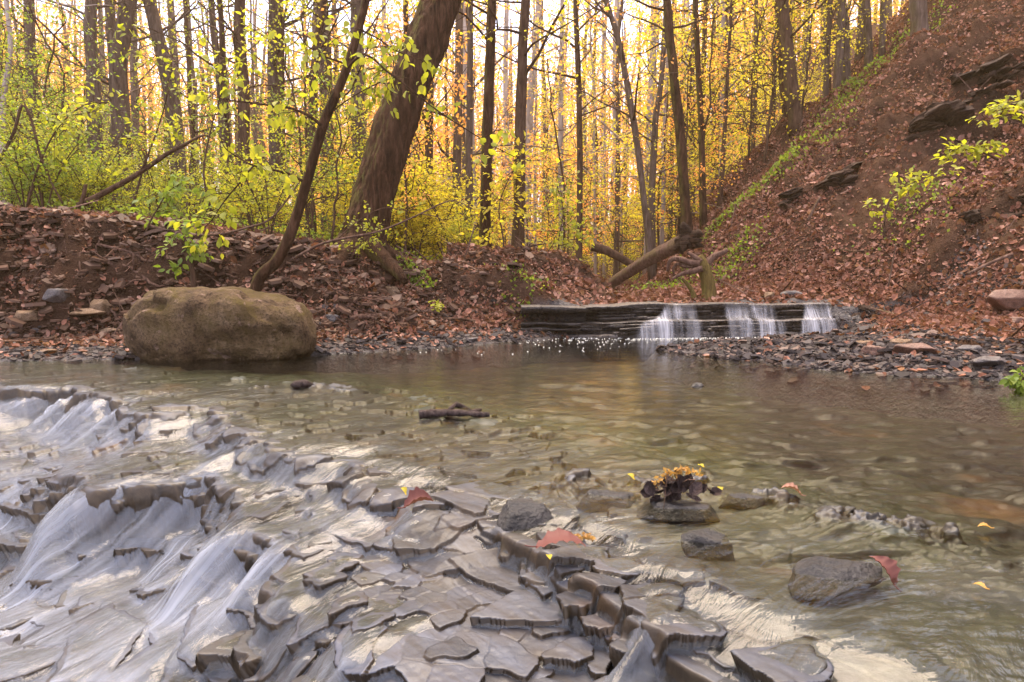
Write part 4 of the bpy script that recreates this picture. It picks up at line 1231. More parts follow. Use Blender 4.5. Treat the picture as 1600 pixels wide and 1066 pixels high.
    for a in range(6):                                         # root flare
        az = a * 1.05 + .3; b = P[0] + np.array([0, 0, .35]); d = np.array([math.cos(az), math.sin(az) , 0])
        q = np.array([b + d * .12, b + d * .38 + [0, 0, -.17], b + d * .7 + [0, 0, -.34], b + d * 1.0 + [0, 0, -.55]])
        tube(wood, catmull(q, 9), np.linspace(.17, .05, 9), 12, .25, a)
    grow(wood, leaf, P, w, rg, 10, .72, 3.6, .5, 6, 12, .13, .2)
    plant('tree', 'big brown tree with thick leaning trunk growing on the left bank', 'tree', P[0], wood, leaf, 'bark_warm', 'leaf_lime')

    # thin sapling leaning over the boulder, long leafy side branches
    rg = np.random.default_rng(17); Y = 7.6
    px = [(384, 462), (402, 442), (432, 408), (455, 362), (476, 295), (503, 200), (522, 155), (541, 108), (560, 45), (577, -20), (598, -110), (612, -200)]
    P = np.array([at(u, v, Y) for u, v in px]); P[0][2] = min(P[0][2], gz(P[0][0], Y) - .02)
    P = catmull(P, 50); w = np.linspace(.068, .034, 50)
    wood, leaf = MB(), MB(); tube(wood, P, w, 14, .14, 3)
    limbs = [([(502, 196), (484, 182), (458, 170), (430, 166), (395, 161), (362, 157), (336, 152)], 7.3, .020),
             ([(472, 283), (452, 272), (428, 266), (396, 259), (372, 246), (352, 232), (344, 214)], 7.4, .017),
             ([(396, 259), (375, 285), (350, 315), (330, 345), (314, 360)], 7.35, .010),
             ([(541, 108), (570, 84), (605, 112), (645, 142), (682, 172), (725, 200), (770, 228), (806, 246)], 7.3, .014),
             ([(560, 45), (590, 60), (620, 80), (660, 95)], 7.4, .010), ([(522, 150), (548, 140), (580, 60), (594, 15)], 7.9, .012),
             ([(541, 100), (500, 85), (470, 60), (455, 25)], 7.2, .012), ([(512, 180), (545, 155), (590, 130), (620, 120)], 7.6, .008)]
    for pts, yy, r in limbs:
        q = catmull(np.array([at(u, v, yy) for u, v in pts]), 16); tube(wood, q, np.linspace(r, .004, 16), 6, .1)
        for s in range(14):
            k = rg.integers(4, 16); d = norm(rg.normal(size=3) * [1, 1, .5]); L = rg.uniform(.15, .5)
            q2 = np.array([q[k], q[k] + d * L * .5 + [0, 0, .02], q[k] + d * L + [0, 0, -.04]]); tube(wood, q2, [.004, .003, .0018], 4)
            m = rg.integers(3, 7); tt = rg.uniform(.35, 1, m)[:, None]
            Pp = q2[0] * (1 - tt) + q2[2] * tt + rg.normal(size=(m, 3)) * .03
            leaves(leaf, Pp, norm(rg.normal(size=(m, 3)) * .6 + d * .4 - [0, 0, .9]), norm(rg.normal(size=(m, 3)) + [0, -.6, .4]), rg.uniform(.06, .12, m), LEAF8)
    plant('sapling', 'thin bare stemmed sapling curving up from behind the boulder', 'sapling', P[0], wood, leaf, 'bark_warm', 'leaf_lime')


build_trees()


# ------------------------------------------------------------------ the rest of the wood: a few grown kinds, copied tree by tree
def kind_tree(h, r, seed, bark, leafm, nb, t0, blen, nsub, nleaf, lsize, name='tree', bend=.8, up=.5, spread=.10):
    rg = np.random.default_rng(seed)
    m = 16; t = np.linspace(0, 1, m)
    P = np.stack([np.cumsum(rg.normal(size=m)) * bend * .1 * t, np.cumsum(rg.normal(size=m)) * bend * .1 * t, t * h - .15], -1)
    wood, leaf = MB(), MB(); rad = r * np.linspace(1, .4, m); rad[0] *= 1.3
    tube(wood, P, rad, 9, .2, seed)
    grow(wood, leaf, P, rad, rg, nb, t0, blen, up, nsub, nleaf, lsize, spread, t1=.85 if h > 8 else 1.0)
    return wood, leaf, bark, leafm


def place_wood():
    rg = np.random.default_rng(77)
    kinds = {
        'lime': [kind_tree(15, 0.125, 1, 'bark_grey', 'leaf_lime', 22, .16, 3.0, 6, 8, 0.086), kind_tree(13, 0.086, 2, 'bark_dark', 'leaf_lime', 20, .12, 2.6, 6, 9, 0.079),
                 kind_tree(16, 0.156, 3, 'bark_grey', 'leaf_olive', 20, .2, 3.2, 6, 8, 0.086)],
        'gold': [kind_tree(15, 0.117, 4, 'bark_grey', 'leaf_warm_glow', 24, .10, 3.2, 6, 18, 0.092), kind_tree(13, 0.078, 5, 'bark_pale', 'leaf_yellow', 22, .08, 2.8, 7, 18, 0.086),
                 kind_tree(14, 0.101, 6, 'bark_dark', 'leaf_warm_glow', 22, .08, 3.2, 7, 18, 0.092), kind_tree(16, 0.140, 8, 'bark_pale', 'leaf_yellow', 18, .2, 3.4, 6, 16, 0.092)],
        'olive': [kind_tree(12, 0.078, 9, 'bark_dark', 'leaf_olive', 20, .12, 2.6, 6, 7, 0.079), kind_tree(13, 0.094, 10, 'bark_grey', 'leaf_yellow', 20, .15, 2.6, 6, 16, 0.079)],
    }
    proto = {}
    GR = {'lime': 'slender trees filling the left wood', 'gold': 'slender trees filling the golden wood beyond the pool', 'olive': 'slender trees filling the wood behind the hillside'}
    LB = {'lime': 'slender grey tree in fresh green leaf deep in the left wood', 'gold': 'slender tree in glow tinted yellow leaf deep in the wood beyond the pool',
          'olive': 'slender olive leaved tree in the wood behind the hillside edge'}
    n = 0; tries = 0; used = []
    while n < 120 and tries < 4000:
        tries += 1
        u = rg.uniform(-160, 1420) if rg.uniform() < .62 else rg.uniform(600, 1200); Y = 17 + 50 * rg.uniform(0, 1) ** 1.3
        p = at(u, 440, Y); x = p[0]
        dr, _ = sdline(np.array([x]), np.array([Y]), FOOT); dl, _ = sdline(np.array([x]), np.array([Y]), BANK)
        if dl[0] < 1.2 and -dr[0] < .5 and Y < 23: continue
        if u > 1180 and -dr[0] > 8: continue
        if u > 1080 and rg.uniform() < .5: continue
        if any(abs(x - a) + abs(Y - b) < 1.1 for a, b in used): continue
        used.append((x, Y))
        k = 'lime' if u + rg.normal() * 40 < 520 else ('gold' if u + rg.normal() * 40 < 1090 else 'olive')
        v = int(rg.integers(len(kinds[k]))); z = gz(x, Y); rz = rg.uniform(0, 6.28); sc = rg.uniform(.8, 1.25)
        if (k, v) not in proto:
            t = plant('tree', LB[k], 'tree', (0, 0, 0), *kinds[k][v], group=GR[k]); proto[(k, v)] = t
            t.location = (x, Y, z); t.rotation_euler = (0, 0, rz); t.scale = (sc,) * 3
        else:
            dup(proto[(k, v)], (x, Y, z), rz, sc, LB[k], GR[k])
        n += 1

    # saplings of the understorey
    sk = {'lime': [kind_tree(4.5, .03, 21, 'bark_dark', 'leaf_lime', 16, .15, 1.5, 6, 13, 0.061, bend=.8, up=.25, spread=.09), kind_tree(3.4, .025, 22, 'bark_dark', 'leaf_green', 14, .15, 1.4, 6, 13, 0.058, bend=.8, up=.2, spread=.09)],
          'gold': [kind_tree(4.8, .03, 23, 'bark_dark', 'leaf_yellow', 18, .12, 1.6, 6, 14, 0.065, bend=.8, up=.25, spread=.09), kind_tree(3.6, .025, 24, 'bark_dark', 'leaf_lime', 16, .12, 1.5, 6, 14, 0.061, bend=.8, up=.2, spread=.09),
                   kind_tree(5.5, .035, 25, 'bark_dark', 'leaf_warm_glow', 18, .15, 1.8, 6, 13, 0.065, bend=.7, up=.3, spread=.1)],
          'olive': [kind_tree(4.2, .03, 26, 'bark_dark', 'leaf_yellow', 16, .15, 1.5, 6, 13, 0.061, bend=.8, up=.3, spread=.09)]}
    SG = {'lime': 'saplings of the left wood', 'gold': 'saplings of the golden wood', 'olive': 'saplings along the hillside edge'}
    SL = {'lime': 'thin stemmed young tree with fresh green leaves in the left understorey', 'gold': 'thin stemmed young tree with yellow leaves in the golden understorey',
          'olive': 'thin stemmed young tree with yellow green leaves on the hillside edge'}
    proto = {}; n = 0; tries = 0
    while n < 190 and tries < 3000:
        tries += 1
        u = rg.uniform(-80, 1330); Y = 10.6 + 34 * rg.uniform(0, 1) ** 1.4
        if 560 < u < 960 and Y < 12.6: continue
        if u < 480 and rg.uniform() < (.55 if Y > 12 else .8): continue
        x = at(u, 440, Y)[0]
        dr, _ = sdline(np.array([x]), np.array([Y]), FOOT); dl, _ = sdline(np.array([x]), np.array([Y]), BANK)
        if dl[0] < 2.4 and not (-dr[0] > .8 and Y > 15) and Y < 20: continue
        if u > 1120 and (Y < 17 or -dr[0] > 6): continue
        k = 'lime' if u + rg.normal() * 50 < 500 else ('gold' if u < 1110 else 'olive')
        v = int(rg.integers(len(sk[k]))); z = gz(x, Y); rz = rg.uniform(0, 6.28); sc = rg.uniform(.7, 1.25)
        if (k, v) not in proto:
            t = plant('sapling', SL[k], 'sapling', (0, 0, 0), *sk[k][v], group=SG[k], stem='stem', crown='foliage'); proto[(k, v)] = t
            t.location = (x, Y, z); t.rotation_euler = (0, 0, rz); t.scale = (sc,) * 3
        else:
            dup(proto[(k, v)], (x, Y, z), rz, sc, SL[k], SG[k])
        n += 1

    # shrubs of the thicket on top of the bank
    def kind_shrub(h, seed, leafm):
        rg2 = np.random.default_rng(seed); wood, leaf = MB(), MB()
        for s in range(6):
            az = rg2.uniform(0, 6.28); L = h * rg2.uniform(.6, 1.1)
            P = np.array([[0, 0, -.05], [math.cos(az) * .12 * L, math.sin(az) * .12 * L, .4 * L], [math.cos(az) * .3 * L, math.sin(az) * .3 * L, .75 * L], [math.cos(az) * .5 * L, math.sin(az) * .5 * L, L]])
            P = catmull(P, 9); rad = np.linspace(.012, .004, 9); tube(wood, P, rad, 5)
            grow(wood, leaf, P, rad, rg2, 7, .2, h * .45, .25, 4, 12, .05, .05, droop=.15, sides=4)
        return wood, leaf, 'bark_dark', leafm
    bk = {'lime': [kind_shrub(1.2, 31, 'leaf_green'), kind_shrub(1.5, 32, 'leaf_lime')], 'gold': [kind_shrub(1.4, 33, 'leaf_yellow'), kind_shrub(1.2, 34, 'leaf_lime'), kind_shrub(1.7, 35, 'leaf_yellow')]}
    BG = {'lime': 'shrubs of the green thicket', 'gold': 'shrubs of the yellow thicket'}
    BL = {'lime': 'bushy green shrub in the thicket on top of the left bank', 'gold': 'bushy yellow green shrub in the thicket behind the leaf slope'}
    proto = {}; n = 0; tries = 0
    while n < 110 and tries < 5000:
        tries += 1
        u = rg.uniform(-60, 1000) if n < 72 else rg.uniform(600, 1000); Y = 9.6 + 12 * rg.uniform(0, 1) ** 1.4
        if 580 < u and Y < 12.4: continue
        x = at(u, 440, Y)[0]; dl, _ = sdline(np.array([x]), np.array([Y]), BANK)
        if dl[0] < (2.5 if u < 600 else 1.9): continue
        if u < 560 and rg.uniform() < .6: continue
        k = 'lime' if u + rg.normal() * 40 < 430 else 'gold'
        v = int(rg.integers(len(bk[k]))); z = gz(x, Y); rz = rg.uniform(0, 6.28); sc = rg.uniform(.55, 1.1) * (1.35 if u > 600 else 1)
        if (k, v) not in proto:
            t = plant('shrub', BL[k], 'shrub', (0, 0, 0), *bk[k][v], group=BG[k], stem='stem', crown='foliage'); proto[(k, v)] = t
            t.location = (x, Y, z); t.rotation_euler = (0, 0, rz); t.scale = (sc,) * 3
        else:
            dup(proto[(k, v)], (x, Y, z), rz, sc, BL[k], BG[k])
        n += 1


place_wood()


# ------------------------------------------------------------------ far wood, undergrowth
def build_masses():
    rg = np.random.default_rng(55)
    wood, leaf = MB(), MB()
    for i in range(460):
        Y = rg.uniform(48, 110); x = at(rg.uniform(-200, 1500), 440, Y)[0]; z = gz(x, Y); h = rg.uniform(10, 17)
        P = np.array([[x, Y, z - .3], [x + rg.normal() * .4, Y, z + h * .5], [x + rg.normal() * .8, Y, z + h]]); tube(wood, P, [rg.uniform(.12, .3), .15, .05], 5)
        m = 420; leaves(leaf, np.array([x, Y, z + h * .55]) + rg.normal(size=(m, 3)) * [2.2, 2.2, h * .27], rg.normal(size=(m, 3)), rg.normal(size=(m, 3)), rg.uniform(.14, .34, m))
    t = tag(link('distant_woods', wood.mesh('distant_woods', M['bark_grey'])), 'far wood of bare trunks and pale leaves tinted with warm glow', 'woods', kind='stuff')
    link('distant_foliage', leaf.mesh('distant_foliage', M['leaf_warm_glow']), t)['kind'] = 'stuff'

    # herbs under the trees and strips of green on the hillside
    def dens(x, y):
        dl, _ = sdline(x, y, BANK)
        return ss(2.2, 3.0, dl) * (1 - ss(10, 14, dl)) * np.clip(.45 + 1.4 * fbm2(x * .8, y * .8, 41, 3), 0, 1)
    mb = MB()
    x, y, r2 = scatter_pts(30000, -14, 2, 8, 22, dens, 8)
    z = ground(x, y); n = len(x)
    P = np.stack([x, y, z + r2.uniform(.01, .22, n)], -1)
    leaves(mb, P, norm(r2.normal(size=(n, 3)) + [0, 0, .3]), norm(r2.normal(size=(n, 3)) * .5 + [0, 0, 1]), r2.uniform(.03, .065, n))
    tag(link('undergrowth', mb.mesh('undergrowth', M['leaf_green'])), 'low green herbs under the trees on top of the left bank', 'undergrowth', kind='stuff')

    mb = MB()
    def patch(pts, n, sd, wide):
        q = catmull(np.array([hit(u, v) for u, v in pts]), 60)
        r3 = np.random.default_rng(sd); k = r3.integers(0, 60, n)
        xy = q[k][:, :2] + r3.normal(size=(n, 2)) * wide
        zz = ground(xy[:, 0], xy[:, 1])
        leaves(mb, np.stack([xy[:, 0], xy[:, 1], zz + .13 * r3.uniform(0, 1, n) ** 2 + .10 * np.maximum(0, fbm2(xy[:, 0] * 3, xy[:, 1] * 3, sd, 2))], -1), norm(r3.normal(size=(n, 3)) * .7 + [-.2, -.2, .8]), norm(r3.normal(size=(n, 3)) + [-.6, -.6, .5]), r3.uniform(.03, .075, n))
    patch([(1100, 372), (1140, 335), (1180, 300), (1215, 268), (1240, 245)], 1100, 1, .15)
    patch([(1310, 170), (1350, 130), (1400, 88), (1440, 50)], 2000, 2, .36)
    patch([(1270, 225), (1300, 190), (1330, 150)], 600, 3, .3)
    patch([(1000, 455), (1050, 450), (1085, 440)], 420, 4, .3)
    patch([(1125, 435), (1150, 410), (1165, 400)], 420, 5, .22)
    patch([(985, 430), (1030, 405), (1070, 380)], 700, 6, .14)
    patch([(635, 440), (650, 448), (665, 455)], 260, 7, .10)
    patch([(790, 446), (815, 452), (850, 446)], 200, 8, .12)
    patch([(1400, 330), (1420, 345), (1470, 300)], 260, 9, .3)
    tag(link('ground_cover', mb.mesh('ground_cover', M['leaf_green'])), 'green ferns and grasses in strips on the banks and hillside', 'ground cover', kind='stuff')


build_masses()


# ------------------------------------------------------------------ single leafy plants
def leafy(label, pts, Y, leafm, seed, n=60, size=.08, spread=.22, cat='shrub', name='shrub', r=.012, base=None):
    rg = np.random.default_rng(seed); wood, leaf = MB(), MB()
    q = catmull(np.array([at(u, v, Y if not hasattr(Y, '__len__') else Y[i]) for i, (u, v) in enumerate(pts)]), 14)
    if base is not None: q[0] = base
    tube(wood, q, np.linspace(r, .004, 14), 6)
    for s in range(max(4, n // 8)):
        k = rg.integers(3, 14); d = norm(rg.normal(size=3) * [1, 1, .6]); L = spread * rg.uniform(.5, 1.4)
        q2 = np.array([q[k], q[k] + d * L * .5 + [0, 0, .02], q[k] + d * L]); tube(wood, q2, [.004, .003, .002], 4)
        m = 9; tt = rg.uniform(.25, 1.05, m)[:, None]
        leaves(leaf, q2[0] * (1 - tt) + q2[2] * tt + rg.normal(size=(m, 3)) * .025, norm(d * .6 + rg.normal(size=(m, 3)) * .5 - [0, 0, .15]), norm(rg.normal(size=(m, 3)) * .4 + [0, -.35, 1]), size * rg.uniform(.6, 1.2, m), LEAF8)
    return plant(name, label, cat, q[0], wood, leaf, 'bark_dark', leafm, None, 'stem', 'foliage')


leafy('short leafy stump sprout behind the left end of the boulder', [(303, 452), (300, 420), (290, 395), (285, 370), (300, 345)], 7.75, 'leaf_green', 1, 150, .085, .26, r=.035)
leafy('green sprig hanging over the raw bank top', [(225, 372), (235, 345), (250, 320), (262, 300), (285, 285)], 8.3, 'leaf_green', 2, 150, .085, .30)
leafy('fine leaved bush at the foot of the big leaning tree', [(545, 410), (560, 385), (575, 370), (600, 350)], 9.0, 'leaf_lime', 3, 170, .05, .26)
leafy('sparse twiggy bush before the big leaning trunk', [(520, 380), (560, 345), (600, 325), (640, 330)], 8.9, 'leaf_lime', 4, 90, .05, .25)
leafy('arching yellow green bush on the right hillside below the bare soil', [(1382, 372), (1384, 330), (1400, 300), (1440, 280), (1478, 268)], 7.7, 'leaf_lime', 5, 150, .07, .16)
leafy('yellow green bush growing out of the hillside at the right picture edge', [(1560, 250), (1540, 240), (1510, 230), (1490, 235)], 7.0, 'leaf_lime', 6, 120, .07, .18)
leafy('upper green sprig on the hillside at the right picture edge', [(1612, 190), (1595, 160), (1570, 170), (1545, 215)], 6.9, 'leaf_lime', 7, 150, .07, .18)
leafy('bright green tuft at the right water edge', [(1597, 606), (1598, 598), (1600, 590)], 4.6, 'leaf_green', 8, 90, .06, .06, 'plant', 'plant', .006)
leafy('tiny green seedling on the leaf slope below the leaning tree', [(682, 490), (683, 482), (680, 474)], 8.6, 'leaf_lime', 9, 30, .06, .07, 'plant', 'plant', .004)
leafy('leafy sapling standing in front of the brown pair of trunks', [(790, 415), (786, 370), (780, 320), (800, 270), (812, 250)], 11.8, 'leaf_yellow', 10, 520, .085, .75, 'sapling', 'sapling', .02)
leafy('leafy sapling right of the brown pair of trunks', [(872, 420), (874, 370), (880, 330), (870, 290)], 12.4, 'leaf_lime', 11, 420, .085, .7, 'sapling', 'sapling', .02)
leafy('tall leafy sapling in front of the left wood', [(205, 330), (225, 260), (250, 190), (265, 130), (270, 70)], 9.6, 'leaf_lime', 12, 230, .085, .62, 'sapling', 'sapling', .016)
leafy('drooping leafy sapling at the far left of the wood', [(40, 330), (60, 260), (90, 200), (130, 165), (170, 160)], 9.4, 'leaf_lime', 13, 190, .085, .5, 'sapling', 'sapling', .016)
leafy('spreading leafy sapling between the left wood and the thin leaning stem', [(330, 330), (318, 270), (330, 200), (350, 130), (365, 60)], 8.8, 'leaf_lime', 14, 220, .085, .6, 'sapling', 'sapling', .014)


def white_flower():
    rg = np.random.default_rng(3); wood, pet = MB(), MB()
    b = hit(650, 408); 
    for k in range(9):
        c = at(640 + rg.uniform(-22, 26), 395 + rg.uniform(-8, 10), b[1]); tube(wood, np.array([b, (b + c) / 2 + [0, 0, .05], c]), [.006, .005, .003], 4)
        m = 26; leaves(pet, c + rg.normal(size=(m, 3)) * [.07, .05, .015], rg.normal(size=(m, 3)), norm(rg.normal(size=(m, 3)) * .3 + [0, 0, 1]), rg.uniform(.02, .045, m))
    plant('flower', 'white flowering herb at the edge of the yellow thicket', 'flower', b, wood, pet, 'bark_dark', 'white_petal', None, 'stem', 'blossom')


white_flower()


# ------------------------------------------------------------------ fallen wood, roots, twigs
def stick(name, label, cat, pts, Y, r0, r1, bark, rough=.2, sides=10, n=24, seed=0, forks=0):
    Ys = Y if hasattr(Y, '__len__') else [Y] * len(pts)
    q = catmull(np.array([at(u, v, y) for (u, v), y in zip(pts, Ys)]), n); mb = MB(); rg = np.random.default_rng(seed)
    tube(mb, q, np.linspace(r0, r1, n), sides, rough, seed, .04 if r0 > .06 else 0)
    for k in range(forks):
        i = rg.integers(n // 3, n - 2); d = norm((q[i + 1] - q[i]) + rg.normal(size=3) * .7 * np.linalg.norm(q[i + 1] - q[i])); L = np.linalg.norm(q[-1] - q[0]) * rg.uniform(.12, .3)
        tube(mb, catmull(np.array([q[i], q[i] + d * L * .5 + rg.normal(size=3) * L * .1, q[i] + d * L + rg.normal(size=3) * L * .15]), 7), np.linspace(r1 * 1.1, r1 * .4, 7), 5)
    c = q[0]; o = link(name, mb.mesh(name, M[bark], True, c), loc=tuple(c))
    return tag(o, label, cat)


def on_bank(name, label, cat, pts, r0, r1, bark, lift=.02, seed=0, n=24, forks=0, ymin=0):
    q = np.array([hit(u, v, lift, ymin) for u, v in pts]); q = catmull(q, n); mb = MB(); rg = np.random.default_rng(seed)
    q = q + rg.normal(size=q.shape) * r0 * .25
    tube(mb, q, np.linspace(r0, r1, n), 8, .25, seed)
    for k in range(forks):
        i = rg.integers(2, n - 2); d = norm(rg.normal(size=3) * [1, .3, .8] - [0, .4, 0]); L = rg.uniform(.15, .4)
        tube(mb, np.array([q[i], q[i] + d * L * .5 + rg.normal(size=3) * .03, q[i] + d * L]), [r1 * 1.2, r1, r1 * .5], 5)
    c = q[0]; o = link(name, mb.mesh(name, M[bark], True, c), loc=tuple(c))
    return tag(o, label, cat)


def deadwood():
    stick('fallen_log', 'long brown log leaning from the creek up to the foot of the hillside', 'log', [(940, 452), (975, 430), (1020, 402), (1055, 385), (1082, 372)], [15, 14.6, 14, 13.6, 13.4], .10, .17, 'dead_wood', .15, 22, 40, 1)
    mb = MB(); rg = np.random.default_rng(4)
    c = at(1076, 372, 13.4)
    for k in range(14):
        d = norm(rg.normal(size=3) * [.8, .5, .9] + [.2, 0, 0]); L = rg.uniform(.15, .38); tube(mb, np.array([c, c + d * L * .6 + rg.normal(size=3) * .05, c + d * L]), [.13, .09, .03], 9, .4, k)
    tag(link('root_plate', mb.mesh('root_plate', M['outcrop_shale'], True, c), loc=tuple(c)), 'torn dark root plate at the upper end of the long log', 'roots')
    stick('fallen_log', 'dark log lying in the hollow behind the long brown log', 'log', [(925, 385), (950, 393), (990, 415)], 17, .12, .09, 'bark_dark', .15, 12, 16, 9)
    # mossy stump with arching roots
    t = thing('stump', 'mossy uprooted stump with arching roots above the widest waterfall', 'stump', tuple(at(1103, 480, 10.7)))
    c = np.array(t.location)
    def limb(nm, pts, Y, r0, r1, bk, sd):
        q = catmull(np.array([at(u, v, Y + .04 * i) for i, (u, v) in enumerate(pts)]), 20); m_ = MB(); tube(m_, q, np.linspace(r0, r1, 20), 14, .3, sd, .05)
        link(nm, m_.mesh(nm, M[bk], True, c), t)
    limb('trunk', [(1100, 486), (1107, 465), (1106, 440), (1098, 415), (1090, 402)], 10.7, .13, .085, 'mossy_wood', 1)
    limb('root', [(1094, 412), (1078, 410), (1056, 404), (1046, 410), (1043, 424)], 10.6, .06, .022, 'root_wood', 2)
    limb('root', [(1098, 420), (1082, 424), (1066, 428), (1050, 436)], 10.55, .055, .02, 'root_wood', 3)
    limb('root', [(1095, 410), (1084, 400), (1074, 395)], 10.6, .05, .02, 'root_wood', 4)
    limb('root', [(1100, 420), (1114, 402), (1126, 396), (1136, 391)], 10.8, .065, .035, 'root_wood', 5)
    limb('root', [(1086, 474), (1083, 458), (1074, 444), (1066, 436)], 10.6, .05, .02, 'mossy_wood', 6)
    limb('root', [(1090, 415), (1070, 416), (1060, 412), (1052, 420), (1054, 432)], 10.65, .04, .015, 'root_wood', 7)
    # left bank
    stick('branch', 'pale bare branch lying along the top of the left bank', 'branch', [(52, 327), (100, 333), (150, 340), (205, 346), (260, 360), (300, 367)], [8.7, 8.65, 8.6, 8.5, 8.4, 8.3], .028, .016, 'dead_wood', .2, 8, 30, 2)
    stick('branch', 'long pale branch arching from the bank top up to the leaning sapling', 'branch', [(300, 368), (345, 366), (385, 356), (420, 344), (450, 310), (470, 280)], 8.0, .018, .008, 'dead_wood', .2, 7, 26, 3)
    stick('branch', 'dark fallen branch slanting up from the left thicket', 'branch', [(122, 322), (165, 300), (215, 272), (262, 240), (290, 226)], 9.6, .045, .022, 'bark_dark', .2, 9, 20, 4, 3)
    stick('branch', 'short dark broken stub beside the slanting fallen branch', 'branch', [(126, 320), (131, 302), (134, 288)], 9.5, .03, .02, 'bark_dark', .2, 8, 8, 5)
    stick('branch', 'curved bare stem arching at the far left of the wood', 'branch', [(0, 250), (22, 205), (34, 165), (48, 185), (62, 240), (80, 285), (98, 318)], 9.4, .022, .013, 'bark_dark', .2, 8, 30, 6)
    stick('branch', 'pale twig arching right from the bank in front of the leaning trunk', 'branch', [(462, 402), (500, 382), (540, 372), (590, 362), (640, 342), (690, 318), (715, 312)], [8.2, 8.2, 8.2, 8.2, 8.2, 8.3, 8.4], .018, .006, 'dead_wood', .2, 7, 26, 7, 2)
    stick('branch', 'thin dark branch sticking up from the leaf slope before the trunks', 'branch', [(766, 412), (790, 402), (812, 392), (832, 384), (852, 381)], 11, .022, .012, 'bark_dark', .2, 7, 14, 8, 1)
    stick('branch', 'short dark branch lying on top of the leaf slope', 'branch', [(772, 420), (790, 422), (812, 428)], 10.8, .025, .015, 'bark_dark', .2, 7, 10, 10)
    on_bank('root', 'looping pale root hanging from the raw bank left of the boulder', 'root', [(190, 380), (170, 378), (152, 392), (155, 412), (172, 412)], .013, .008, 'root_wood', .05, 1)
    on_bank('root', 'pale root snaking across the raw bank above the boulder', 'root', [(152, 398), (185, 400), (212, 412), (235, 425), (262, 430), (280, 440)], .020, .010, 'root_wood', .04, 2, forks=4)
    on_bank('root', 'thin root dropping straight down the raw left bank', 'root', [(140, 405), (125, 420), (130, 455), (142, 485), (155, 512)], .011, .006, 'root_wood', .05, 3)
    on_bank('root', 'dark root slanting down to the left end of the boulder', 'root', [(170, 420), (205, 440), (240, 452), (262, 462)], .022, .012, 'root_wood', .05, 4, forks=4)
    on_bank('root', 'forked root at the foot of the bank just left of the boulder', 'root', [(150, 478), (172, 495), (185, 510), (192, 522)], .022, .012, 'root_wood', .03, 8, forks=3)
    on_bank('root', 'long knotted grey root along the foot of the leaf slope', 'root', [(548, 503), (585, 497), (610, 497), (630, 506), (660, 508), (678, 503)], .035, .018, 'root_wood', .03, 5, forks=3)
    on_bank('root', 'thin forked root lying on the mud right of the boulder', 'root', [(535, 535), (555, 520), (575, 513), (600, 520)], .012, .006, 'root_wood', .03, 6, forks=4)
    on_bank('root', 'tangle of fine dark roots under the big leaning tree', 'root', [(530, 470), (545, 478), (562, 480), (580, 474)], .016, .008, 'root_wood', .08, 7, forks=16)
    on_bank('root', 'low root running along the water line below the leaf slope', 'root', [(690, 500), (740, 506), (790, 508), (830, 512)], .022, .016, 'bark_dark', .02, 9, forks=2)
    # right hillside
    stick('branch', 'grey bare stick lying on the hillside foot at the right', 'branch', [(1512, 428), (1545, 412), (1582, 397)], 7.4, .014, .02, 'dead_wood', .2, 8, 10, 11)
    stick('branch', 'thin pale twig leaning upright below the arching bush', 'branch', [(1388, 448), (1394, 415), (1400, 380)], 7.7, .010, .006, 'dead_wood', .1, 6, 10, 12)
    stick('branch', 'pale stick propped below the small dark ledge on the hillside', 'branch', [(1262, 345), (1272, 325), (1282, 308)], 9.6, .018, .018, 'dead_wood', .1, 7, 8, 13)
    on_bank('branch', 'dark thin branch lying on the leaves above the middle waterfall', 'branch', [(1142, 440), (1155, 425), (1170, 410)], .022, .016, 'bark_dark', .04, 14)
    on_bank('branch', 'short dark stick lying in leaves on the lower hillside', 'branch', [(1312, 395), (1335, 398), (1362, 398)], .014, .010, 'bark_dark', .04, 15)
    # driftwood in the water
    p = [pond(655, 648, .015), pond(690, 645, .02), pond(725, 646, .025), pond(765, 648, .02)]
    t = thing('driftwood', 'dark wet driftwood stranded in the middle of the shallows', 'driftwood', tuple(p[0]))
    mb = MB(); tube(mb, catmull(np.array(p), 16), np.linspace(.026, .014, 16), 10, .6, 1); link('stem', mb.mesh('stem', M['wet_wood'], True, p[0]), t)
    for a, b_ in (((700, 645), (712, 630)), ((712, 632), (735, 640)), ((735, 646), (752, 640)), ((680, 646), (672, 640))):
        mb = MB(); tube(mb, np.array([pond(*a, .02), (pond(*a, .02) + at(b_[0], b_[1], pond(*a)[1])) / 2, at(b_[0], b_[1], pond(*a)[1])]), [.018, .016, .006], 7, .4, 3)
        link('twig', mb.mesh('twig', M['wet_wood'], True, p[0]), t)
    p = [pond(455, 602, .01), pond(475, 600, .03), pond(490, 601, .0)]
    mb = MB(); tube(mb, catmull(np.array(p), 8), [.01, .025, .03, .03, .028, .022, .015, .006], 8, .4, 2)
    o = link('driftwood', mb.mesh('driftwood', M['wet_wood'], True, p[0]), loc=tuple(p[0])); tag(o, 'small black wood scrap in the water right of the boulder', 'driftwood')


deadwood()


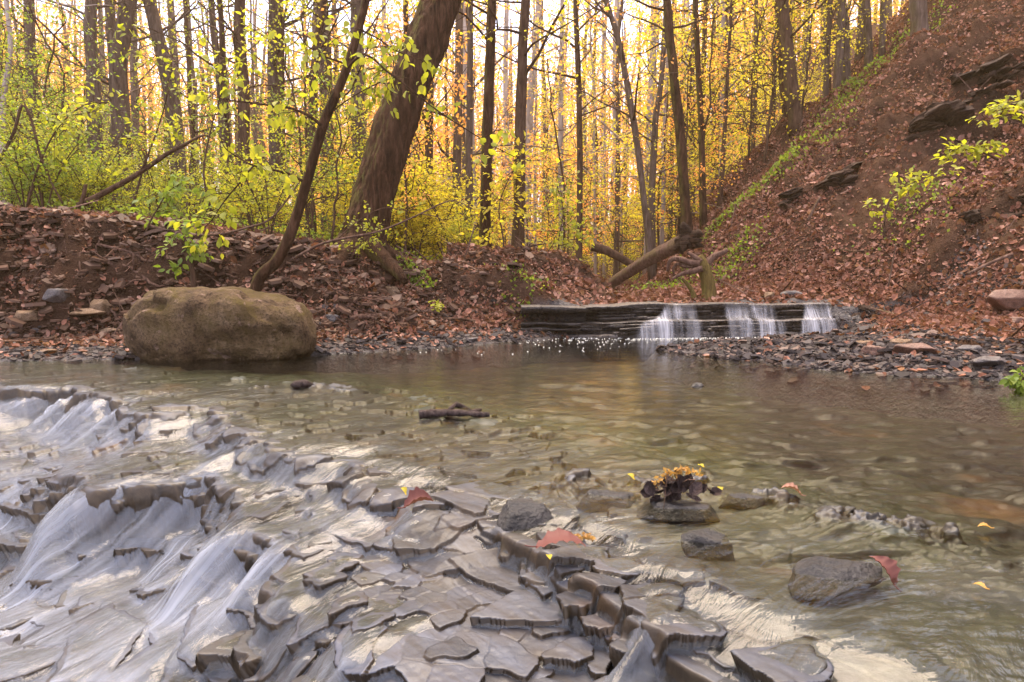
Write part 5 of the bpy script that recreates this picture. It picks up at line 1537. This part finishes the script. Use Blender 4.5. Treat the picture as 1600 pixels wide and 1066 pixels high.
# ------------------------------------------------------------------ leaves caught on the foreground rock
def fine_leaf(label, u, v, size, az, material, curl=.25, tilt=(0, 0), name='fallen_leaf', lift=.012):
    p = bedhit(u, v, lift); nu, nv = 15, 11
    t = np.linspace(0, 1, nu)[:, None]; s = np.linspace(-1, 1, nv)[None]
    lobes = 1 + .16 * np.sin(t * 26)
    w = .34 * np.sin(np.pi * np.clip(t * .96 + .03, 0, 1)) ** .75 * lobes
    X = s * w; Yv = t + 0 * s; Z = curl * (s ** 2) * w + .18 * np.sin(t * 3) - .02 * np.abs(s) + .03 * np.sin(t * 30) * np.abs(s)
    V = np.stack([X, Yv - .5, Z], -1).reshape(-1, 3) * size
    i = np.arange(nu - 1)[:, None] * nv; j = np.arange(nv - 1)[None]
    mb = MB(); mb.add(V, np.stack([i + j, i + j + 1, i + nv + j + 1, i + nv + j], -1).reshape(-1, 4))
    tube(mb, np.array([[0, -.72, .05], [0, -.6, .02], [0, -.45, .01]]) * size, [.0015, .002, .002], 5)
    o = link(name, mb.mesh(name, M[material])); o.location = p; o.rotation_euler = (tilt[0], tilt[1], az)
    return tag(o, label, 'leaf')


def catkin(label, u, v, size, az, seed):
    p = bedhit(u, v, .012); rg = np.random.default_rng(seed); mb = MB(); m = 70
    t = rg.uniform(0, 1, m); c = np.stack([(t - .5) * size, np.sin(t * 3) * size * .12, .01 + 0 * t], -1) + rg.normal(size=(m, 3)) * size * .06
    leaves(mb, c, rg.normal(size=(m, 3)), rg.normal(size=(m, 3)), size * rg.uniform(.08, .2, m))
    o = link('catkin', mb.mesh('catkin', M['litter_gold'])); o.location = p; o.rotation_euler = (0, 0, az); tag(o, label, 'catkin')


def foreground_leaves():
    fine_leaf('reddish brown leaf lying on the lip of the foreground rock', 876, 862, .14, -1.5, 'litter_red', .25)
    catkin('crumbling golden catkin lying beside the reddish leaf', 908, 852, .075, -.3, 1)
    fine_leaf('small yellow petal below the reddish leaf on the rock lip', 858, 878, .025, .1, 'leaf_yellow', .2)
    fine_leaf('curled dark red leaf caught in the flaking plates', 655, 822, .10, -1.2, 'litter_red', .9, (.1, .2))
    fine_leaf('rust red leaf standing against the dark wet stone', 1378, 900, .085, .6, 'litter_red', .6, (.7, 0))
    fine_leaf('small orange leaf on a wet ripple at the lower right', 1530, 926, .03, .6, 'litter_gold', .4)
    fine_leaf('orange leaf on the rock rim at the right', 1538, 832, .035, 1.2, 'litter_gold', .5)
    fine_leaf('brown leaf stuck on the grey rim right of the leaf heap', 1236, 775, .07, 1.3, 'litter', .6, (.3, 0))
    fine_leaf('small yellow leaf on the grey rim behind the leaf heap', 1095, 733, .03, .4, 'leaf_yellow', .3)
    fine_leaf('pale yellow seed leaf left of the leaf heap', 985, 750, .035, .6, 'leaf_yellow', .4, (.3, 0))
    fine_leaf('pale yellow seed leaf right of the leaf heap', 1125, 772, .035, -.5, 'leaf_yellow', .4, (.4, 0))
    fine_leaf('yellow straw curl on a brown stone in the rapids', 630, 773, .03, .8, 'leaf_yellow', .8, (.5, 0))
    # heap of dark wet leaves
    t = thing('leaf_heap', 'heap of dark wet leaves with a golden catkin caught on the rim', 'leaf heap', tuple(bedhit(1055, 785, 0.0)))
    rg = np.random.default_rng(8); mb = MB(); m = 46
    P = rg.normal(size=(m, 3)) * [.055, .022, .006] + np.array([0, 0, .025]); P[:, 2] = np.abs(P[:, 2]) + .03 * np.exp(-(P[:, 0] / .04) ** 2)
    leaves(mb, P, norm(rg.normal(size=(m, 3)) * [1, .6, .35]), norm(rg.normal(size=(m, 3)) * .6 + [0, -.4, 1]), rg.uniform(.03, .06, m), CURL)
    m0 = M['wet_wood']; link('wet_leaves', mb.mesh('wet_leaves', m0, False), t)
    mb = MB(); m = 90; tt = rg.uniform(0, 1, m)
    c = np.stack([-.08 + tt * .17, 0 * tt, .06 + .05 * np.sin(tt * 2.4)], -1) + rg.normal(size=(m, 3)) * .006
    leaves(mb, c, rg.normal(size=(m, 3)), rg.normal(size=(m, 3)), rg.uniform(.008, .022, m)); link('catkin', mb.mesh('catkin', M['litter_gold'], False), t)
    mb = MB(); 
    for q in range(5):
        a = rg.normal(size=3) * [.07, .02, .01] + [0, 0, .05]; tube(mb, np.array([a, a + [.02, -.02, .03], a + rg.normal(size=3) * .05 + [0, -.02, .02]]), [.0025, .002, .001], 4)
    link('twig', mb.mesh('twig', M['dead_wood']), t)


foreground_leaves()
# ------------------------------------------------------------------ the wood's warm hazy air
def build_haze():
    x0, x1, y0, y1, z0, z1 = -150, 150, -60, 275, -3.0, 36.0
    V = np.array([[x, y, z] for z in (z0, z1) for y in (y0, y1) for x in (x0, x1)], float)
    F = np.array([[0, 2, 3, 1], [4, 5, 7, 6], [0, 1, 5, 4], [2, 6, 7, 3], [0, 4, 6, 2], [1, 3, 7, 5]])
    m, nt = mat('haze'); n = N(nt)
    v = n('ShaderNodeVolumePrincipled', {'Color': (1.0, .74, .42), 'Density': .0013, 'Anisotropy': .3})
    n('ShaderNodeOutputMaterial', {'Volume': v.outputs[0]})
    tag(link('haze', mesh_np('haze', V, F, m, False)), 'warm pale haze in the wood', 'haze', kind='stuff')


build_haze()
# ------------------------------------------------------------------ camera, light, render settings
cam = bpy.data.cameras.new('camera'); co = bpy.data.objects.new('camera', cam); COL.objects.link(co)
cam.sensor_width = 36; cam.lens = 24.0; cam.clip_start = .05; cam.clip_end = 1500
co.location = (0, 0, CAMZ); co.rotation_euler = (math.pi / 2 - PITCH, 0, 0)
SC.camera = co

SUN_EL, SUN_AZ = R(68), R(-8)           # beyond the wood, a little left of straight ahead
w = bpy.data.worlds.new('World'); SC.world = w; w.use_nodes = True
nt = w.node_tree; nt.nodes.clear(); n = N(nt)
sky = n('ShaderNodeTexSky', sky_type='NISHITA', sun_disc=False, sun_elevation=SUN_EL, sun_rotation=SUN_AZ,
        air_density=1.0, dust_density=3.0, ozone_density=1.0)
cloud = n.noise(n('ShaderNodeTexCoord').outputs['Generated'], 2.2, 4, .5)
veil = n.mix(cloud, (7.8, 8.0, 10.4), (10.4, 10.6, 13.2))            # high thin overcast, faintly lilac
tint = n.mix(.84, n.mix(1.0, sky.outputs[0], (1.0, .90, .98), 'MULTIPLY'), veil)
bg = n('ShaderNodeBackground', {'Color': tint, 'Strength': .105})
n('ShaderNodeOutputWorld', {'Surface': bg.outputs[0]})
sl = bpy.data.lights.new('sun', 'SUN'); so = bpy.data.objects.new('sun', sl); COL.objects.link(so)
sl.energy = 4.0; sl.angle = R(55); sl.color = (1.0, .80, .58)
d = Vector((math.sin(SUN_AZ) * math.cos(SUN_EL), math.cos(SUN_AZ) * math.cos(SUN_EL), math.sin(SUN_EL)))
so.rotation_euler = d.to_track_quat('Z', 'Y').to_euler(); so.location = (0, 30, 30)

vs = SC.view_settings
SC.display_settings.display_device = 'sRGB'
vs.view_transform = 'Standard'; vs.look = 'None'; vs.exposure = 1.5; vs.gamma = 1.0
SC.cycles.use_denoising = True
try:
    SC.cycles.denoiser = 'OPENIMAGEDENOISE'
except Exception:
    pass
SC.cycles.max_bounces = 8; SC.cycles.transparent_max_bounces = 24; SC.cycles.diffuse_bounces = 3; SC.cycles.glossy_bounces = 3
SC.cycles.transmission_bounces = 4; SC.cycles.caustics_reflective = False; SC.cycles.caustics_refractive = False
SC.cycles.sample_clamp_indirect = 6
